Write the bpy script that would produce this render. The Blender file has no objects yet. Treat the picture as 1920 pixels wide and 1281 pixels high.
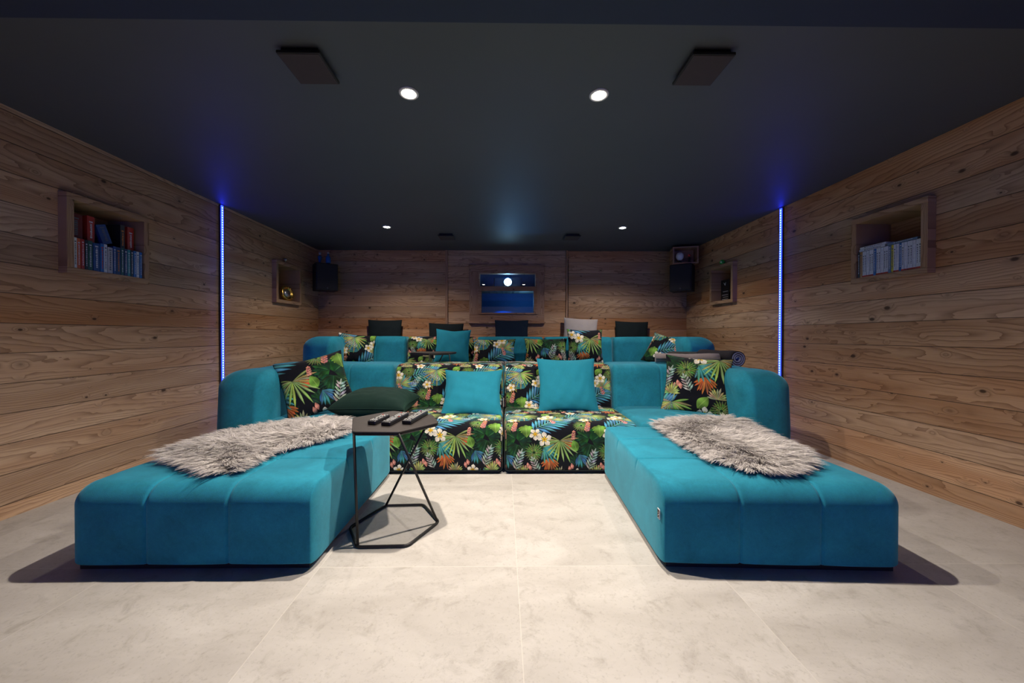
import bpy, bmesh, math, random
import numpy as np
from mathutils import Vector, Matrix, Euler
PI = math.pi
random.seed(7)
sc = bpy.context.scene
col = sc.collection

# ------------------------------------------------------------------ camera, world, exposure
F_PX = 675.0
cam_d = bpy.data.cameras.new('camera')
cam_d.sensor_width = 36.0
cam_d.lens = F_PX / 1920 * 36.0
cam_d.shift_x = 0.00446
cam_d.shift_y = -0.00292
cam_d.clip_start = 0.02
cam = bpy.data.objects.new('camera', cam_d)
cam.location = (0, 0, 0.945)
cam.rotation_euler = (Matrix.Rotation(-0.011, 3, 'Z') @ Matrix.Rotation(PI/2 - 0.008, 3, 'X') @ Matrix.Rotation(0.0015, 3, 'Z')).to_euler()
col.objects.link(cam)
sc.camera = cam

world = bpy.data.worlds.new('world')
sc.world = world
world.use_nodes = True
world.node_tree.nodes['Background'].inputs[0].default_value = (0.0, 0.0, 0.0, 1)

vs = sc.view_settings
sc.display_settings.display_device = 'sRGB'
vs.view_transform = 'Standard'
vs.look = 'None'
vs.gamma = 1
vs.use_curve_mapping = False
vs.exposure = 0.0

# lamps of the room: four ceiling spots (x, y, watts) and the projector
CEIL = 2.12
SPOTS = [(-0.460, 1.757, 195), (0.463, 1.757, 195), (-1.262, 3.91, 85), (1.290, 3.90, 85)]
def spot(name, loc, target, power, color, size, blend, radius):
    l = bpy.data.lights.new(name, 'SPOT')
    l.energy = power; l.color = color; l.spot_size = size; l.spot_blend = blend
    l.shadow_soft_size = radius
    o = bpy.data.objects.new(name, l)
    o.location = loc
    d = Vector(target) - Vector(loc)
    o.rotation_euler = d.to_track_quat('-Z', 'Y').to_euler()
    col.objects.link(o)
    return o
WARM = (1.0, 0.89, 0.77)
for x, y, w in SPOTS:
    spot('ceiling_spot_lamp', (x, y, CEIL - 0.035), (x, y, 0), w, WARM, math.radians(145), 1.0, 0.022)
# light thrown by the projector on to the screen on the front wall
spot('projector_lamp', (0.06, 4.93, 1.70), (0.0, -2.2, 1.00), 9500, (0.0, 0.085, 1.0), math.radians(13), 0.15, 0.02)

# ------------------------------------------------------------------ node helpers
class NT:
    def __init__(s, name):
        m = bpy.data.materials.new(name); m.use_nodes = True
        s.m = m; s.t = m.node_tree; s.n = s.t.nodes; s.l = s.t.links
        s.b = s.n['Principled BSDF']; s.out = s.n['Material Output']
    def inp(s, sock, v):
        if v is None: return
        if hasattr(v, 'is_output') or isinstance(v, bpy.types.NodeSocket): s.l.new(v, sock)
        else:
            if isinstance(v, tuple) and len(v) == 3 and sock.type == 'RGBA': v = (*v, 1)
            sock.default_value = v
    def node(s, typ, props=None, **ins):
        nd = s.n.new(typ)
        for k, v in (props or {}).items(): setattr(nd, k, v)
        for k, v in ins.items():
            key = int(k[1:]) if k[0] == '_' else k
            s.inp(nd.inputs[key], v)
        return nd
    def math(s, op, a, b=None, c=None, clamp=False):
        nd = s.n.new('ShaderNodeMath'); nd.operation = op; nd.use_clamp = clamp
        s.inp(nd.inputs[0], a); s.inp(nd.inputs[1], b); s.inp(nd.inputs[2], c)
        return nd.outputs[0]
    def comb(s, x, y, z):
        nd = s.n.new('ShaderNodeCombineXYZ')
        s.inp(nd.inputs[0], x); s.inp(nd.inputs[1], y); s.inp(nd.inputs[2], z)
        return nd.outputs[0]
    def noise(s, vec, scale=1.0, detail=2.0, rough=0.5, dist=0.0):
        nd = s.n.new('ShaderNodeTexNoise')
        s.inp(nd.inputs['Vector'], vec)
        nd.inputs['Scale'].default_value = scale; nd.inputs['Detail'].default_value = detail
        nd.inputs['Roughness'].default_value = rough; nd.inputs['Distortion'].default_value = dist
        return nd.outputs[0]
    def ramp(s, fac, stops):
        nd = s.n.new('ShaderNodeValToRGB'); s.inp(nd.inputs[0], fac)
        e = nd.color_ramp.elements
        while len(e) < len(stops): e.new(0.5)
        for i, (p, c) in enumerate(stops):
            e[i].position = p
            e[i].color = (c, c, c, 1) if not isinstance(c, tuple) else (*c[:3], 1)
        return nd.outputs[0]
    def mix(s, fac, a, b, mode='MIX'):
        nd = s.n.new('ShaderNodeMix'); nd.data_type = 'RGBA'; nd.blend_type = mode
        s.inp(nd.inputs[0], fac); s.inp(nd.inputs[6], a); s.inp(nd.inputs[7], b)
        return nd.outputs[2]
    def sstep(s, x, lo, hi):
        nd = s.n.new('ShaderNodeMapRange'); nd.interpolation_type = 'SMOOTHSTEP'
        s.inp(nd.inputs[0], x); nd.inputs[1].default_value = lo; nd.inputs[2].default_value = hi
        return nd.outputs[0]
    def bump(s, h, strength=0.3, dist=0.002):
        nd = s.n.new('ShaderNodeBump'); s.inp(nd.inputs['Height'], h)
        nd.inputs['Strength'].default_value = strength; nd.inputs['Distance'].default_value = dist
        s.l.new(nd.outputs[0], s.b.inputs['Normal'])
    def set(s, **k):
        for a, v in k.items(): s.inp(s.b.inputs[a.replace('_', ' ')], v)
        return s.m

def plain(name, rgb, rough=0.6, metallic=0.0, var=0.06, scale=30, spec=0.5, coat=0.0):
    t = NT(name)
    co = t.node('ShaderNodeTexCoord').outputs['Object']
    n = t.noise(co, scale, 3)
    c0 = tuple(max(0, v*(1-var)) for v in rgb); c1 = tuple(min(1, v*(1+var)) for v in rgb)
    t.set(Base_Color=t.ramp(n, [(0.3, c0), (0.7, c1)]), Roughness=rough, Metallic=metallic, Specular_IOR_Level=spec)
    t.b.inputs['Coat Weight'].default_value = coat
    return t.m

def wood(name, length='Y', height='Z', planks=True, off=0.0, light=(0.57, 0.360, 0.205), tone=1.0, seed=0.0):
    """knotty larch boards; grain runs along `length`, boards stack along `height`"""
    t = NT(name)
    sep = t.node('ShaderNodeSeparateXYZ', _0=t.node('ShaderNodeTexCoord').outputs['Object'])
    L = sep.outputs['XYZ'.index(length)]; Hh = sep.outputs['XYZ'.index(height)]
    if length == height: Hh = sep.outputs[0]
    P = 0.1555
    v = t.math('DIVIDE', t.math('SUBTRACT', Hh, off), P)
    pid = t.math('FLOOR', v); fr = t.math('FRACT', v)
    if not planks:
        pid = seed + 3.0; fr = v
    wn = t.node('ShaderNodeTexWhiteNoise', {'noise_dimensions': '1D'}, W=t.math('ADD', pid, 5.3 + seed)) if planks else None
    r1 = wn.outputs['Value'] if planks else 0.4 + 0.1*seed
    wn2 = t.node('ShaderNodeTexWhiteNoise', {'noise_dimensions': '1D'}, W=t.math('ADD', pid, 91.7 + seed)).outputs['Value'] if planks else 0.5
    Lp = t.math('ADD', L, t.math('MULTIPLY', r1, 53.0))
    zs = t.math('ADD', t.math('MULTIPLY', pid, 7.3), seed) if planks else seed
    # knots
    kv = t.comb(t.math('MULTIPLY', Lp, 9.5), t.math('MULTIPLY', Hh, 15.0), zs)
    vor = t.node('ShaderNodeTexVoronoi', {'feature': 'F1'}, Vector=kv, Scale=1.0, Randomness=1.0)
    vsep = t.node('ShaderNodeSeparateColor', _0=vor.outputs['Color'])
    keep = t.math('GREATER_THAN', vsep.outputs[0], 0.62)
    size = t.math('ADD', t.math('MULTIPLY', t.math('POWER', vsep.outputs[1], 2.0), 0.16), 0.055)
    kd = t.math('DIVIDE', vor.outputs['Distance'], size)
    knot = t.math('MULTIPLY', t.math('SUBTRACT', 1.0, t.sstep(kd, 0.55, 1.15)), keep)
    halo = t.math('MULTIPLY', t.math('SUBTRACT', 1.0, t.sstep(kd, 0.6, 3.4)), keep)
    # growth rings: contours of a stretched field, pulled round the knots
    n1 = t.noise(t.comb(t.math('MULTIPLY', Lp, 0.75), t.math('MULTIPLY', Hh, 6.5), zs), 1.0, 1.2, 0.4)
    n2 = t.noise(t.comb(t.math('MULTIPLY', Lp, 7.0), t.math('MULTIPLY', Hh, 22.0), zs), 1.0, 2.0, 0.5)
    f = t.math('ADD', t.math('MULTIPLY', n1, 17.0), t.math('MULTIPLY', n2, 1.3))
    f = t.math('ADD', f, t.math('MULTIPLY', halo, 1.6))
    f = t.math('ADD', f, t.math('MULTIPLY', Hh, 34.0))
    saw = t.math('FRACT', f)
    line = t.math('POWER', saw, 3.2)
    fib = t.noise(t.comb(t.math('MULTIPLY', Lp, 4.0), t.math('MULTIPLY', Hh, 260.0), zs), 1.0, 2.0, 0.6)
    big = t.noise(t.comb(t.math('MULTIPLY', Lp, 1.3), t.math('MULTIPLY', Hh, 9.0), zs), 1.0, 2.0, 0.5)
    a = tuple(c*tone for c in light); b = tuple(c*tone*k for c, k in zip(light, (0.36, 0.27, 0.21)))
    c2 = tuple(c*tone*k for c, k in zip(light, (0.80, 0.68, 0.58)))
    base = t.mix(t.sstep(big, 0.30, 0.72), a, c2)
    base = t.mix(t.math('MULTIPLY', line, 0.78), base, b)
    base = t.mix(t.math('MULTIPLY', t.math('SUBTRACT', fib, 0.40), 0.9, clamp=True), base, b)
    base = t.mix(t.math('MULTIPLY', halo, 0.40), base, tuple(c*0.45 for c in a))
    base = t.mix(t.math('MULTIPLY', knot, 0.90), base, (0.045*tone, 0.020*tone, 0.010*tone))
    if planks:
        hsv = t.node('ShaderNodeHueSaturation', Color=base)
        t.inp(hsv.inputs['Value'], t.math('ADD', t.math('MULTIPLY', r1, 0.34), 0.80))
        t.inp(hsv.inputs['Saturation'], t.math('ADD', t.math('MULTIPLY', wn2, 0.30), 0.82))
        t.inp(hsv.inputs['Hue'], t.math('ADD', t.math('MULTIPLY', wn2, -0.012), 0.506))
        e = t.math('MINIMUM', fr, t.math('SUBTRACT', 1.0, fr))
        gro = t.math('SUBTRACT', 1.0, t.sstep(e, 0.004, 0.020))
        base = t.mix(t.math('MULTIPLY', gro, 0.88), hsv.outputs[0], (0.03, 0.016, 0.009))
        h = t.math('SUBTRACT', t.math('MULTIPLY', line, -0.15), gro)
    else:
        h = t.math('MULTIPLY', line, -0.3)
    t.set(Base_Color=base, Roughness=0.62, Specular_IOR_Level=0.3)
    t.bump(h, 0.5, 0.003)
    return t.m

def velvet(name, rgb, sheen=0.35, tint=None, rough=0.85, mott=0.16):
    t = NT(name)
    co = t.node('ShaderNodeTexCoord').outputs['Object']
    n = t.noise(co, 5.0, 4, 0.6, 0.6)
    f = t.noise(co, 420.0, 2, 0.7)
    g = t.noise(co, 60.0, 3, 0.7)
    k = t.math('ADD', t.math('ADD', t.math('MULTIPLY', n, 0.75), t.math('MULTIPLY', f, 0.30)), t.math('MULTIPLY', g, 0.30))
    c0 = tuple(v*(1-mott*1.6) for v in rgb); c1 = tuple(min(1, v*(1+mott*1.6)) for v in rgb)
    t.set(Base_Color=t.ramp(k, [(0.42, c0), (0.92, c1)]), Roughness=rough, Specular_IOR_Level=0.15)
    t.b.inputs['Sheen Weight'].default_value = sheen
    t.b.inputs['Sheen Roughness'].default_value = 0.4
    t.inp(t.b.inputs['Sheen Tint'], (*(tint or tuple(min(1, v*1.6+0.1) for v in rgb)), 1))
    t.bump(f, 0.35, 0.002)
    return t.m

def emit(name, rgb, strength):
    t = NT(name)
    t.set(Base_Color=(0.02, 0.02, 0.02), Roughness=0.4)
    t.inp(t.b.inputs['Emission Color'], (*rgb, 1)); t.b.inputs['Emission Strength'].default_value = strength
    return t.m

def thin_glass(name, tint=(0.8, 0.9, 1.0), refl=0.12):
    t = NT(name)
    tr = t.node('ShaderNodeBsdfTransparent', Color=tint)
    gl = t.node('ShaderNodeBsdfGlossy', Roughness=0.01)
    fr = t.node('ShaderNodeFresnel', IOR=1.6)
    mx = t.node('ShaderNodeMixShader', _0=t.math('ADD', fr.outputs[0], refl), _1=tr.outputs[0], _2=gl.outputs[0])
    t.l.new(mx.outputs[0], t.out.inputs[0])
    return t.m

# ------------------------------------------------------------------ tropical print, painted leaf by leaf into a tileable swatch
TW, TH = 640, 800          # swatch pixels, stands for 0.50 m x 0.625 m of cloth
rng = np.random.default_rng(5)
IMG = np.zeros((TH, TW, 3)); IMG[:] = (0.035, 0.045, 0.085)
def lens(x0, y0, ang, L, w, colr, vein=None, bend=0.0, taper=0.9, shade=0.25):
    R = int(L*1.1 + w + 4)
    xs = np.arange(int(x0)-R, int(x0)+R); ys = np.arange(int(y0)-R, int(y0)+R)
    X, Y = np.meshgrid(xs - x0, ys - y0)
    ca, sa = math.cos(ang), math.sin(ang)
    t = (X*ca + Y*sa)/L; s = (-X*sa + Y*ca) - bend*L*np.clip(t, 0, 1)**2
    ok = (t > 0) & (t < 1)
    tt = np.clip(t, 1e-4, 1)
    prof = w*np.sin(PI*tt**taper)
    m = ok & (np.abs(s) < prof)
    if not m.any(): return
    iy, ix = np.nonzero(m)
    q = s[iy, ix]/np.maximum(prof[iy, ix], 1e-3); tq = tt[iy, ix]
    c = np.array(colr)[None, :]*(1 + shade*(q[:, None]*0.8) + shade*0.6*np.sin(tq[:, None]*9 + x0))
    if vein is not None:
        vm = np.exp(-(q*w/1.6)**2)[:, None]*0.8
        c = c*(1-vm) + np.array(vein)[None, :]*vm
    IMG[ys[iy] % TH, xs[ix] % TW] = np.clip(c, 0, 1)
def disc(x0, y0, r, colr):
    xs = np.arange(int(x0-r)-1, int(x0+r)+2); ys = np.arange(int(y0-r)-1, int(y0+r)+2)
    X, Y = np.meshgrid(xs-x0, ys-y0); iy, ix = np.nonzero(X*X+Y*Y < r*r)
    IMG[ys[iy] % TH, xs[ix] % TW] = colr
def frond(x, y, ang, L, n, ll, w, colr, vein, spread=0.95, curve=0.0):
    for i in range(n):
        k = i/(n-1); a = ang + curve*k
        px = x + math.cos(a)*L*k; py = y + math.sin(a)*L*k
        l = ll*(0.55 + 0.9*math.sin(PI*(0.12+0.8*k)))*0.8
        for sgn in (-1, 1):
            lens(px, py, a + sgn*(spread - 0.5*k), l, w, [c*rng.uniform(0.8, 1.15) for c in colr], vein, 0.08*sgn)
    lens(x, y, ang + curve*0.5, L*1.08, 2.2, vein)
def fan(x, y, ang, n, spread, L, w, colr, vein, stem=None):
    if stem: lens(x + math.cos(stem[0])*stem[1], y + math.sin(stem[0])*stem[1], stem[0]+PI, stem[1], 2.6, (0.62, 0.70, 0.36))
    for i in range(n):
        k = i/(n-1)*2-1
        l = L*(1 - 0.28*abs(k)) * rng.uniform(0.86, 1.08)
        cc = [c*rng.uniform(0.72, 1.15) for c in colr]
        lens(x, y, ang + k*spread/2 + rng.uniform(-.04, .04), l, w, cc, vein, rng.uniform(-.05, .05), 1.25)
def sprig(x, y, ang, L, n, ll, w, colr):
    lens(x, y, ang, L, 2.0, colr)
    for i in range(n):
        k = (i+0.6)/n
        px = x + math.cos(ang)*L*k; py = y + math.sin(ang)*L*k
        for sgn in (-1, 1): lens(px, py, ang + sgn*0.75, ll*(1-0.35*k), w, [c*rng.uniform(0.85, 1.1) for c in colr])
    lens(x+math.cos(ang)*L*0.95, y+math.sin(ang)*L*0.95, ang, ll*0.7, w, colr)
def flower(x, y, r, rot):
    for i in range(5):
        a = rot + i*2*PI/5
        lens(x, y, a, r, r*0.34, (0.93, 0.90, 0.83), (0.98, 0.96, 0.90), 0.1, 1.5, 0.08)
    for i in range(5):
        a = rot + i*2*PI/5
        lens(x, y, a, r*0.5, r*0.10, (0.96, 0.76, 0.22))
    disc(x, y, r*0.11, (0.85, 0.50, 0.12))
def feather(x, y, r):
    for ring, (rr, n) in enumerate(((1.0, 22), (0.72, 17), (0.42, 10))):
        for i in range(n):
            a = i*2*PI/n + ring*0.2
            lens(x, y, a, r*rr*rng.uniform(0.9, 1.1), r*0.10, [c*rng.uniform(0.7, 1.2)*(0.75+0.2*ring) for c in (0.30, 0.42, 0.22)], (0.72, 0.78, 0.42), 0.1, 1.4)
    disc(x, y, r*0.13, (0.08, 0.20, 0.10))
def bigleaf(x, y, ang, s, colr, vein):
    for k in np.linspace(-1, 1, 9):
        lens(x, y, ang + k*1.15, s*(1-0.25*abs(k)), s*0.17, [c*rng.uniform(0.7, 1.15) for c in colr], vein, 0.10*k, 1.15)
    lens(x, y, ang, s, 2.2, vein)
BLUE = (0.26, 0.54, 0.62); DBL = (0.07, 0.25, 0.31); YG = (0.56, 0.62, 0.34); GRN = (0.09, 0.27, 0.15); DGR = (0.04, 0.15, 0.10)
ORA = (0.74, 0.38, 0.18); PNK = (0.80, 0.52, 0.46); LIM = (0.42, 0.58, 0.24); GRY = (0.62, 0.68, 0.64)
# y runs up the cloth
frond(70, 520, 1.2, 270, 12, 110, 9, DBL, (0.14, 0.40, 0.40))
frond(520, 90, 2.0, 250, 12, 105, 9, DGR, (0.10, 0.32, 0.22))
frond(330, 700, -0.5, 220, 10, 95, 9, DGR, (0.12, 0.36, 0.24))
frond(600, 470, 1.9, 210, 11, 95, 8, DBL, (0.14, 0.40, 0.40))
frond(180, 230, 2.6, 200, 10, 90, 8, DGR, (0.10, 0.32, 0.22))
for (x, y, a, s) in ((200, 330, 0.6, 135), (175, 350, 2.6, 125), (190, 300, 4.4, 125), (560, 640, 2.2, 125), (540, 620, 0.4, 125), (430, 540, 3.6, 105), (60, 120, 1.2, 115), (400, 210, 1.9, 100)):
    bigleaf(x, y, a, s, GRN, (0.24, 0.44, 0.26))
fan(470, 180, -1.5, 10, 2.0, 135, 10, ORA, (0.86, 0.60, 0.40))
fan(600, 300, 0.2, 8, 1.7, 110, 10, ORA, (0.86, 0.60, 0.40))
fan(150, 640, -1.3, 9, 1.9, 125, 10, (0.58, 0.44, 0.26), (0.82, 0.66, 0.46))
frond(330, 430, 0.60, 300, 11, 165, 12, BLUE, (0.58, 0.80, 0.82))
frond(0, 690, 0.30, 240, 10, 140, 11, BLUE, (0.58, 0.80, 0.82))
fan(420, 275, -0.75, 9, 2.0, 175, 10, BLUE, (0.52, 0.76, 0.80))
fan(290, 580, 2.0, 9, 2.0, 150, 10, (0.18, 0.42, 0.50), (0.44, 0.66, 0.70))
fan(90, 210, -1.2, 8, 1.7, 130, 9, (0.18, 0.42, 0.50), (0.44, 0.66, 0.70))
fan(560, 335, -1.4, 15, 3.7, 215, 9, YG, (0.88, 0.88, 0.66), (2.75, 120))
fan(250, 765, -1.55, 15, 3.5, 200, 9, YG, (0.86, 0.86, 0.64), (1.3, 90))
fan(500, 590, 1.3, 14, 3.2, 180, 9, (0.58, 0.62, 0.38), (0.88, 0.86, 0.64), (-1.9, 80))
feather(335, 230, 86); feather(110, 480, 74); feather(590, 745, 78)
bigleaf(262, 470, -1.5, 92, LIM, (0.72, 0.84, 0.46)); lens(262, 490, -1.5, 130, 46, LIM, (0.74, 0.84, 0.48)); lens(430, 740, 0.9, 115, 40, LIM, (0.74, 0.84, 0.48))
lens(70, 240, 1.9, 105, 34, (0.38, 0.56, 0.22), (0.66, 0.80, 0.42))
sprig(150, 400, 1.35, 120, 5, 40, 9, PNK); sprig(520, 500, 1.9, 95, 4, 34, 8, PNK); sprig(35, 330, 1.5, 80, 4, 30, 8, PNK)
sprig(170, 70, 1.25, 165, 6, 72, 8, GRY); sprig(380, 50, 2.0, 130, 5, 62, 7, GRY); sprig(620, 560, 0.9, 130, 5, 58, 7, GRY); sprig(300, 640, 2.6, 110, 5, 50, 6, GRY)
for (x, y) in ((290, 90), (310, 70), (270, 66), (15, 60), (35, 84)): lens(x, y, 1.8, 56, 14, PNK, (0.9, 0.7, 0.64))
fan(235, 30, 1.5, 11, 2.8, 100, 8, YG, (0.88, 0.88, 0.62)); fan(560, 20, 1.6, 11, 2.8, 95, 8, (0.58, 0.62, 0.38), (0.88, 0.86, 0.62))
flower(425, 345, 66, 0.3); flower(345, 390, 56, 0.9); flower(70, 40, 52, 0.1)
flower(150, 590, 48, 0.5); flower(480, 700, 58, 0.2); flower(415, 645, 48, 1.0)
yy, xx = np.mgrid[0:TH, 0:TW]
IMG *= (0.93 + 0.07*np.sin(xx*0.9 + yy*0.35))[:, :, None]*(0.95 + 0.1*rng.random((TH, TW)))[:, :, None]
swatch = bpy.data.images.new('tropical_leaf_print', TW, TH)
px = np.ones((TH, TW, 4), dtype=np.float32); px[:, :, :3] = np.clip(IMG, 0, 1)
swatch.pixels.foreach_set(px.ravel()); swatch.update(); swatch.pack()
def tropical(name, gain=0.9):
    t = NT(name)
    uv = t.node('ShaderNodeTexCoord').outputs['UV']
    mp = t.node('ShaderNodeMapping', Vector=uv); mp.inputs['Scale'].default_value = (1/0.50, 1/0.625, 1)
    im = t.node('ShaderNodeTexImage', {'image': swatch}, Vector=mp.outputs[0])
    co = t.node('ShaderNodeTexCoord').outputs['Object']
    f = t.noise(co, 500.0, 1)
    c = t.mix(1.0, im.outputs[0], (gain, gain, gain), 'MULTIPLY')
    t.set(Base_Color=c, Roughness=0.85, Specular_IOR_Level=0.15)
    t.b.inputs['Sheen Weight'].default_value = 0.08
    t.bump(f, 0.2, 0.001)
    return t.m

# ------------------------------------------------------------------ materials
M = {}
M['wall_l'] = wood('larch_boards_left', 'Y', 'Z', True, 0.073, seed=0.0)
M['wall_r'] = wood('larch_boards_right', 'Y', 'Z', True, 0.106, seed=31.0)
M['wall_b'] = wood('larch_boards_back', 'X', 'Z', True, 0.100, seed=77.0)
M['wall_p'] = wood('larch_boards_panel', 'X', 'Z', True, 0.030, seed=118.0)
M['frame_y'] = wood('larch_frame', 'Y', 'Z', False, light=(0.50, 0.325, 0.20), seed=2.0)
M['frame_z'] = wood('larch_frame_upright', 'Z', 'Y', False, light=(0.50, 0.325, 0.20), seed=4.0)
M['frame_x'] = wood('larch_window_frame', 'X', 'Z', False, light=(0.46, 0.29, 0.19), seed=6.0)
M['frame_zx'] = wood('larch_window_stile', 'Z', 'X', False, light=(0.46, 0.29, 0.19), seed=8.0)
TEAL = (0.014, 0.188, 0.268)
M['teal'] = velvet('teal_velvet', TEAL, 0.5, (0.30, 0.72, 0.88), mott=0.22)
M['teal_pillow'] = velvet('teal_pillow_velvet', (0.011, 0.172, 0.245), 0.25, (0.15, 0.55, 0.7), mott=0.08)
M['dark_green'] = velvet('dark_green_velvet', (0.006, 0.020, 0.016), 0.25, (0.10, 0.25, 0.18), mott=0.12)
M['black_cloth'] = velvet('black_cloth', (0.010, 0.016, 0.018), 0.1, (0.1, 0.16, 0.16), mott=0.1)
M['navy_cloth'] = velvet('navy_cloth', (0.010, 0.020, 0.040), 0.1, (0.1, 0.16, 0.3), mott=0.1)
M['linen'] = velvet('grey_linen', (0.42, 0.38, 0.37), 0.1, (0.6, 0.6, 0.6), mott=0.05)
M['tropic'] = tropical('tropical_print_cloth')
M['black_base'] = plain('black_plinth', (0.012, 0.012, 0.014), 0.7)
M['black_metal'] = plain('black_powder_coated_metal', (0.018, 0.017, 0.017), 0.45, 0.3)
M['table_top'] = plain('dark_brown_table_plate', (0.030, 0.024, 0.022), 0.5, 0.2, var=0.2, scale=90)
M['black_plastic'] = plain('black_plastic', (0.010, 0.010, 0.012), 0.35)
M['speaker'] = plain('speaker_black', (0.007, 0.007, 0.009), 0.6)
M['grille'] = plain('speaker_grille', (0.016, 0.015, 0.017), 0.8)
M['brown_grille'] = plain('brown_grille', (0.040, 0.030, 0.032), 0.8)
M['button'] = plain('light_button', (0.50, 0.50, 0.48), 0.5)
M['red_plastic'] = plain('red_button', (0.55, 0.03, 0.02), 0.4)
M['white_plastic'] = plain('white_plastic', (0.66, 0.68, 0.72), 0.35)
M['tag_white'] = plain('tag_border', (0.70, 0.70, 0.68), 0.7)
M['tag_black'] = plain('tag_black', (0.03, 0.02, 0.02), 0.7)
M['gold'] = plain('gold', (0.85, 0.55, 0.14), 0.25, 1.0)
M['silver'] = plain('silver', (0.6, 0.6, 0.6), 0.3, 1.0)
M['green_plastic'] = plain('green_plastic', (0.02, 0.45, 0.06), 0.3)
M['alu'] = plain('dark_aluminium', (0.10, 0.10, 0.12), 0.4, 0.8)
M['white_trim'] = plain('white_trim_ring', (0.6, 0.6, 0.6), 0.4)
M['glass'] = thin_glass('booth_glass')
M['booth'] = plain('booth_glow_tint', (0.05, 0.09, 0.16), 0.8)  # blue glow of the projector lens put into the booth's wall colour
M['screen'] = plain('screen_white', (0.80, 0.80, 0.80), 0.9, var=0.01)
M['led_blue'] = emit('led_blue', (0.006, 0.015, 1.0), 22.0)
M['led_chip'] = emit('led_chip', (0.25, 0.38, 1.0), 4.5)
M['lamp'] = emit('spot_lens', (1.0, 0.90, 0.76), 60.0)
M['proj_lens'] = emit('projector_lens', (0.45, 0.80, 1.0), 40.0)
def ceil_mat():
    t = NT('charcoal_ceiling_paint')
    co = t.node('ShaderNodeTexCoord').outputs['Object']
    n = t.noise(co, 2.0, 3)
    t.set(Base_Color=t.ramp(n, [(0.3, (0.068, 0.077, 0.091)), (0.7, (0.074, 0.083, 0.097))]), Roughness=0.55, Specular_IOR_Level=0.35)
    t.bump(t.noise(co, 260.0, 2), 0.1, 0.001)
    return t.m
M['ceiling'] = ceil_mat()
M['soffit'] = plain('soffit_blue_bounce', (0.008, 0.018, 0.042), 0.7, var=0.03)  # blue light bounced off the screen put into this dark base colour
def floor_mat():
    t = NT('concrete_look_tiles')
    co = t.node('ShaderNodeTexCoord').outputs['Object']
    sep = t.node('ShaderNodeSeparateXYZ', _0=co)
    u = t.math('DIVIDE', t.math('SUBTRACT', sep.outputs[0], 0.057), 0.803)
    v = t.math('DIVIDE', t.math('SUBTRACT', sep.outputs[1], 1.467), 0.803)
    iu = t.math('FLOOR', u); iv = t.math('FLOOR', v); fu = t.math('FRACT', u); fv = t.math('FRACT', v)
    eu = t.math('MINIMUM', fu, t.math('SUBTRACT', 1.0, fu)); ev = t.math('MINIMUM', fv, t.math('SUBTRACT', 1.0, fv))
    e = t.math('MINIMUM', eu, ev)
    j = t.math('SUBTRACT', 1.0, t.sstep(e, 0.0010, 0.0028))
    wn = t.node('ShaderNodeTexWhiteNoise', {'noise_dimensions': '2D'}, Vector=t.comb(iu, iv, 0.0))
    off = t.node('ShaderNodeVectorMath', {'operation': 'MULTIPLY_ADD'}, _0=wn.outputs['Color'], _1=(20.0, 20.0, 20.0), _2=co).outputs[0]
    st = t.node('ShaderNodeMapping', Vector=off); st.inputs['Scale'].default_value = (1.0, 2.2, 1)
    n1 = t.noise(st.outputs[0], 2.2, 5, 0.62, 0.8)
    n2 = t.noise(off, 11.0, 6, 0.7, 0.5)
    n3 = t.noise(off, 90.0, 4, 0.7)
    base = t.ramp(n1, [(0.30, (0.400, 0.372, 0.338)), (0.72, (0.520, 0.492, 0.455))])
    base = t.mix(t.math('MULTIPLY', t.sstep(n2, 0.50, 0.74), 0.55), base, (0.27, 0.245, 0.21))
    base = t.mix(t.math('MULTIPLY', t.sstep(n3, 0.53, 0.70), 0.38), base, (0.26, 0.235, 0.20))
    base = t.mix(t.math('MULTIPLY', j, 0.5), base, (0.62, 0.58, 0.52))
    t.set(Base_Color=base, Roughness=t.ramp(n2, [(0.3, 0.42), (0.8, 0.62)]), Specular_IOR_Level=0.35)
    t.bump(t.math('SUBTRACT', t.math('MULTIPLY', n3, 0.4), j), 0.12, 0.002)
    return t.m
M['floor'] = floor_mat()
def wool_mat():
    t = NT('silver_grey_wool')
    co = t.node('ShaderNodeTexCoord').outputs['Object']
    n = t.noise(co, 9.0, 3, 0.6); f = t.noise(co, 140.0, 2)
    k = t.math('ADD', t.math('MULTIPLY', n, 0.45), t.math('MULTIPLY', f, 0.55))
    t.set(Base_Color=t.ramp(k, [(0.34, (0.33, 0.305, 0.298)), (0.62, (0.68, 0.635, 0.61))]), Roughness=0.8, Specular_IOR_Level=0.2)
    return t.m
M['wool'] = wool_mat()
M['hide'] = plain('sheep_hide', (0.30, 0.28, 0.27), 0.9)
M['blanket_grey'] = velvet('blanket_grey', (0.20, 0.17, 0.17), 0.2, (0.4, 0.4, 0.4), mott=0.1)
M['blanket_black'] = velvet('blanket_black', (0.015, 0.013, 0.018), 0.1, (0.1, 0.1, 0.1), mott=0.1)
M['blanket_lilac'] = velvet('blanket_lilac', (0.25, 0.26, 0.42), 0.2, (0.4, 0.4, 0.5), mott=0.1)

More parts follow.
